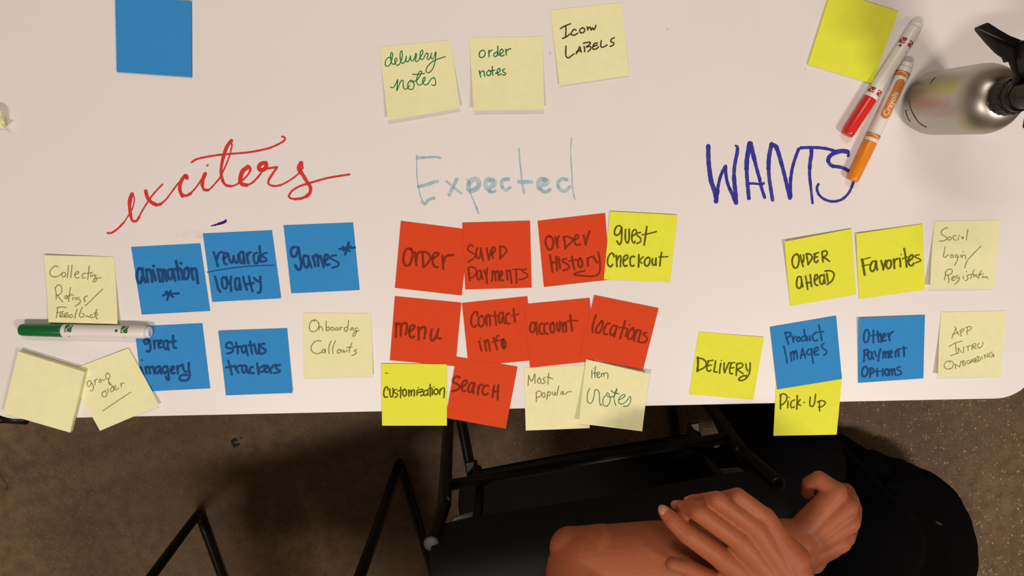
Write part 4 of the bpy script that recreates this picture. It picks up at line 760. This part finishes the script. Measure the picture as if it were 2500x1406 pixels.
# neck and head, out of the frame
capsule(bm, (.255, -.80, 1.10), .058, (.25, -.77, 1.22), .052)
ball(bm, Vector((.25, -.74, 1.33)), .088, .86, 1.05, 1.22); ball(bm, Vector((.25, -.70, 1.27)), .062, .9, 1, .9)
capsule(bm, (.25, -.645, 1.345), .008, (.25, -.632, 1.305), .014)
for s in (-1, 1): ball(bm, Vector((.25 + s * .076, -.755, 1.315)), .026, .35, .7, 1.15)
person = remeshed('person', bm, M_SKIN, .0017, 5)
oc = Vector((.28, -.92, 0)); person.data.transform(Matrix.Translation(-oc)); person.location = oc
tag(person, 'person in black clothes resting folded bare forearms on a black chair back', 'person')
MP = Matrix.Translation(oc)
def wear(o): return keep(o, person, MP)
for k in 'imr':
    a, b = FG[k][2], FG[k][3]; A = Vector(p3(*a[:3])); B = Vector(p3(*b[:3])); d = (B - A).normalized(); up = Vector((-.10, .42, .9)); up = (up - d * up.dot(d)).normalized(); sd = d.cross(up)
    R3 = Matrix((d, sd, up)).transposed(); bm = bmesh.new(); ball(bm, B + up * (b[3] * .60) + d * .0016, b[3], .95, .74, .42, R3, 3)
    wear(link('fingernail', bm, M_NAIL, smooth=True))
for s in (-1, 1):
    bm = bmesh.new(); ball(bm, Vector((.25 + s * .031, -.658, 1.345)), .0115); wear(link('eye', bm, mat('eye', (.7, .68, .66), .2), smooth=True))
    bm = bmesh.new(); ball(bm, Vector((.25 + s * .031, -.6485, 1.343)), .0042); wear(link('iris', bm, M_HAIR, smooth=True))
bm = bmesh.new(); capsule(bm, (.225, -.662, 1.270), .005, (.275, -.662, 1.270), .005); wear(link('lips', bm, M_NAIL, smooth=True))
bm = bmesh.new(); ball(bm, Vector((.25, -.758, 1.365)), .092, .93, 1.05, 1.10); ball(bm, Vector((.25, -.795, 1.32)), .080, .95, .8, 1.2)
wear(remeshed('hair', bm, M_HAIR, .006, 3))
# clothes
bm = bmesh.new()
capsule(bm, (.13, -.76, 1.03), .080, (.36, -.83, 1.04), .080); capsule(bm, (.245, -.82, 1.00), .130, (.25, -.89, .70), .130)
capsule(bm, (.21, -.85, .645), .110, (.31, -.92, .645), .110)
capsule(bm, SHL, .064, (.09, -.62, .97), .058); capsule(bm, SHR, .064, (.445, -.73, .97), .058)
wear(remeshed('shirt', bm, M_CLOTH, .010, 4))
bm = bmesh.new()
KA = U(1932, 1134, .500); KB = U(2128, 1322, .500)
HA = Vector((.22, -.79, .655)); HB = Vector((.31, -.90, .650))
capsule(bm, HA, .085, KA, .078); capsule(bm, HB, .090, KB, .076)
capsule(bm, KA, .078, Vector((KA.x - .015, KA.y + .06, .12)), .056); capsule(bm, KB, .074, Vector((KB.x + .005, KB.y + .05, .12)), .056)
capsule(bm, U(1850, 1100, .44), .05, KA, .07); capsule(bm, U(1800, 1150, .22), .058, KA, .07)
wear(remeshed('trousers', bm, M_CLOTH, .008, 4))
for kx in (KA, KB):
    a = Vector((kx.x - .01, kx.y + .06, .045)); bm = bmesh.new(); capsule(bm, a - Vector((0, .04, 0)), .042, a + Vector((.0, .12, -.008)), .034)
    for v in bm.verts: v.co.z = max(v.co.z, .002)
    wear(remeshed('shoe', bm, M_BPL, .006, 2))

# ------------------------------------------------------------------ jacket heaped on the floor
bm = bmesh.new()
for (x, y, z, r_) in ((2116, 1150, .16, .040), (2120, 1180, .12, .06), (2190, 1205, .16, .062), (2240, 1215, .14, .062), (2262, 1245, .15, .070), (2278, 1282, .15, .073), (2288, 1322, .15, .074), (2292, 1360, .15, .073), (2290, 1400, .14, .072), (2284, 1440, .14, .072), (2270, 1470, .14, .075), (2180, 1290, .18, .09), (2190, 1400, .2, .10)):
    c = U(x, y, z); ball(bm, c, r_); capsule(bm, c, r_ * .95, (c.x, c.y, r_ * .75), r_ * .75)
rng = random.Random(3)
for k in range(14):                                          # folds running down the outer side
    t = k / 13; x = 2200 + 150 * t ** .7; y = 1165 + 235 * t
    capsule(bm, p3(x - 30, y + 14, .22 - .04 * t), .012, p3(x + 4 + rng.uniform(-4, 4), y + 4, .04), .018)
capsule(bm, p3(2352, 1336, .10), .010, p3(2372, 1344, .06), .006)
for v in bm.verts: v.co.z = max(v.co.z, .0015)
jk = remeshed('heaped_jacket', bm, M_CLOTH, .008, 9, factor=.7)
jc = U(2240, 1300, 0); jk.data.transform(Matrix.Translation(-jc)); jk.location = jc
tag(jk, 'black garment heaped on the floor to the right of the seated person', 'jacket')
bm = bmesh.new(); tube(bm, [p3(2281, 1273, .236), p3(2289, 1276, .234), p3(2297, 1280, .228)], .0022, 8); o = link('pale_fleck', bm, M_CAP); o['label'] = 'small pale grey fleck'; keep(o, jk, Matrix.Translation(jc))
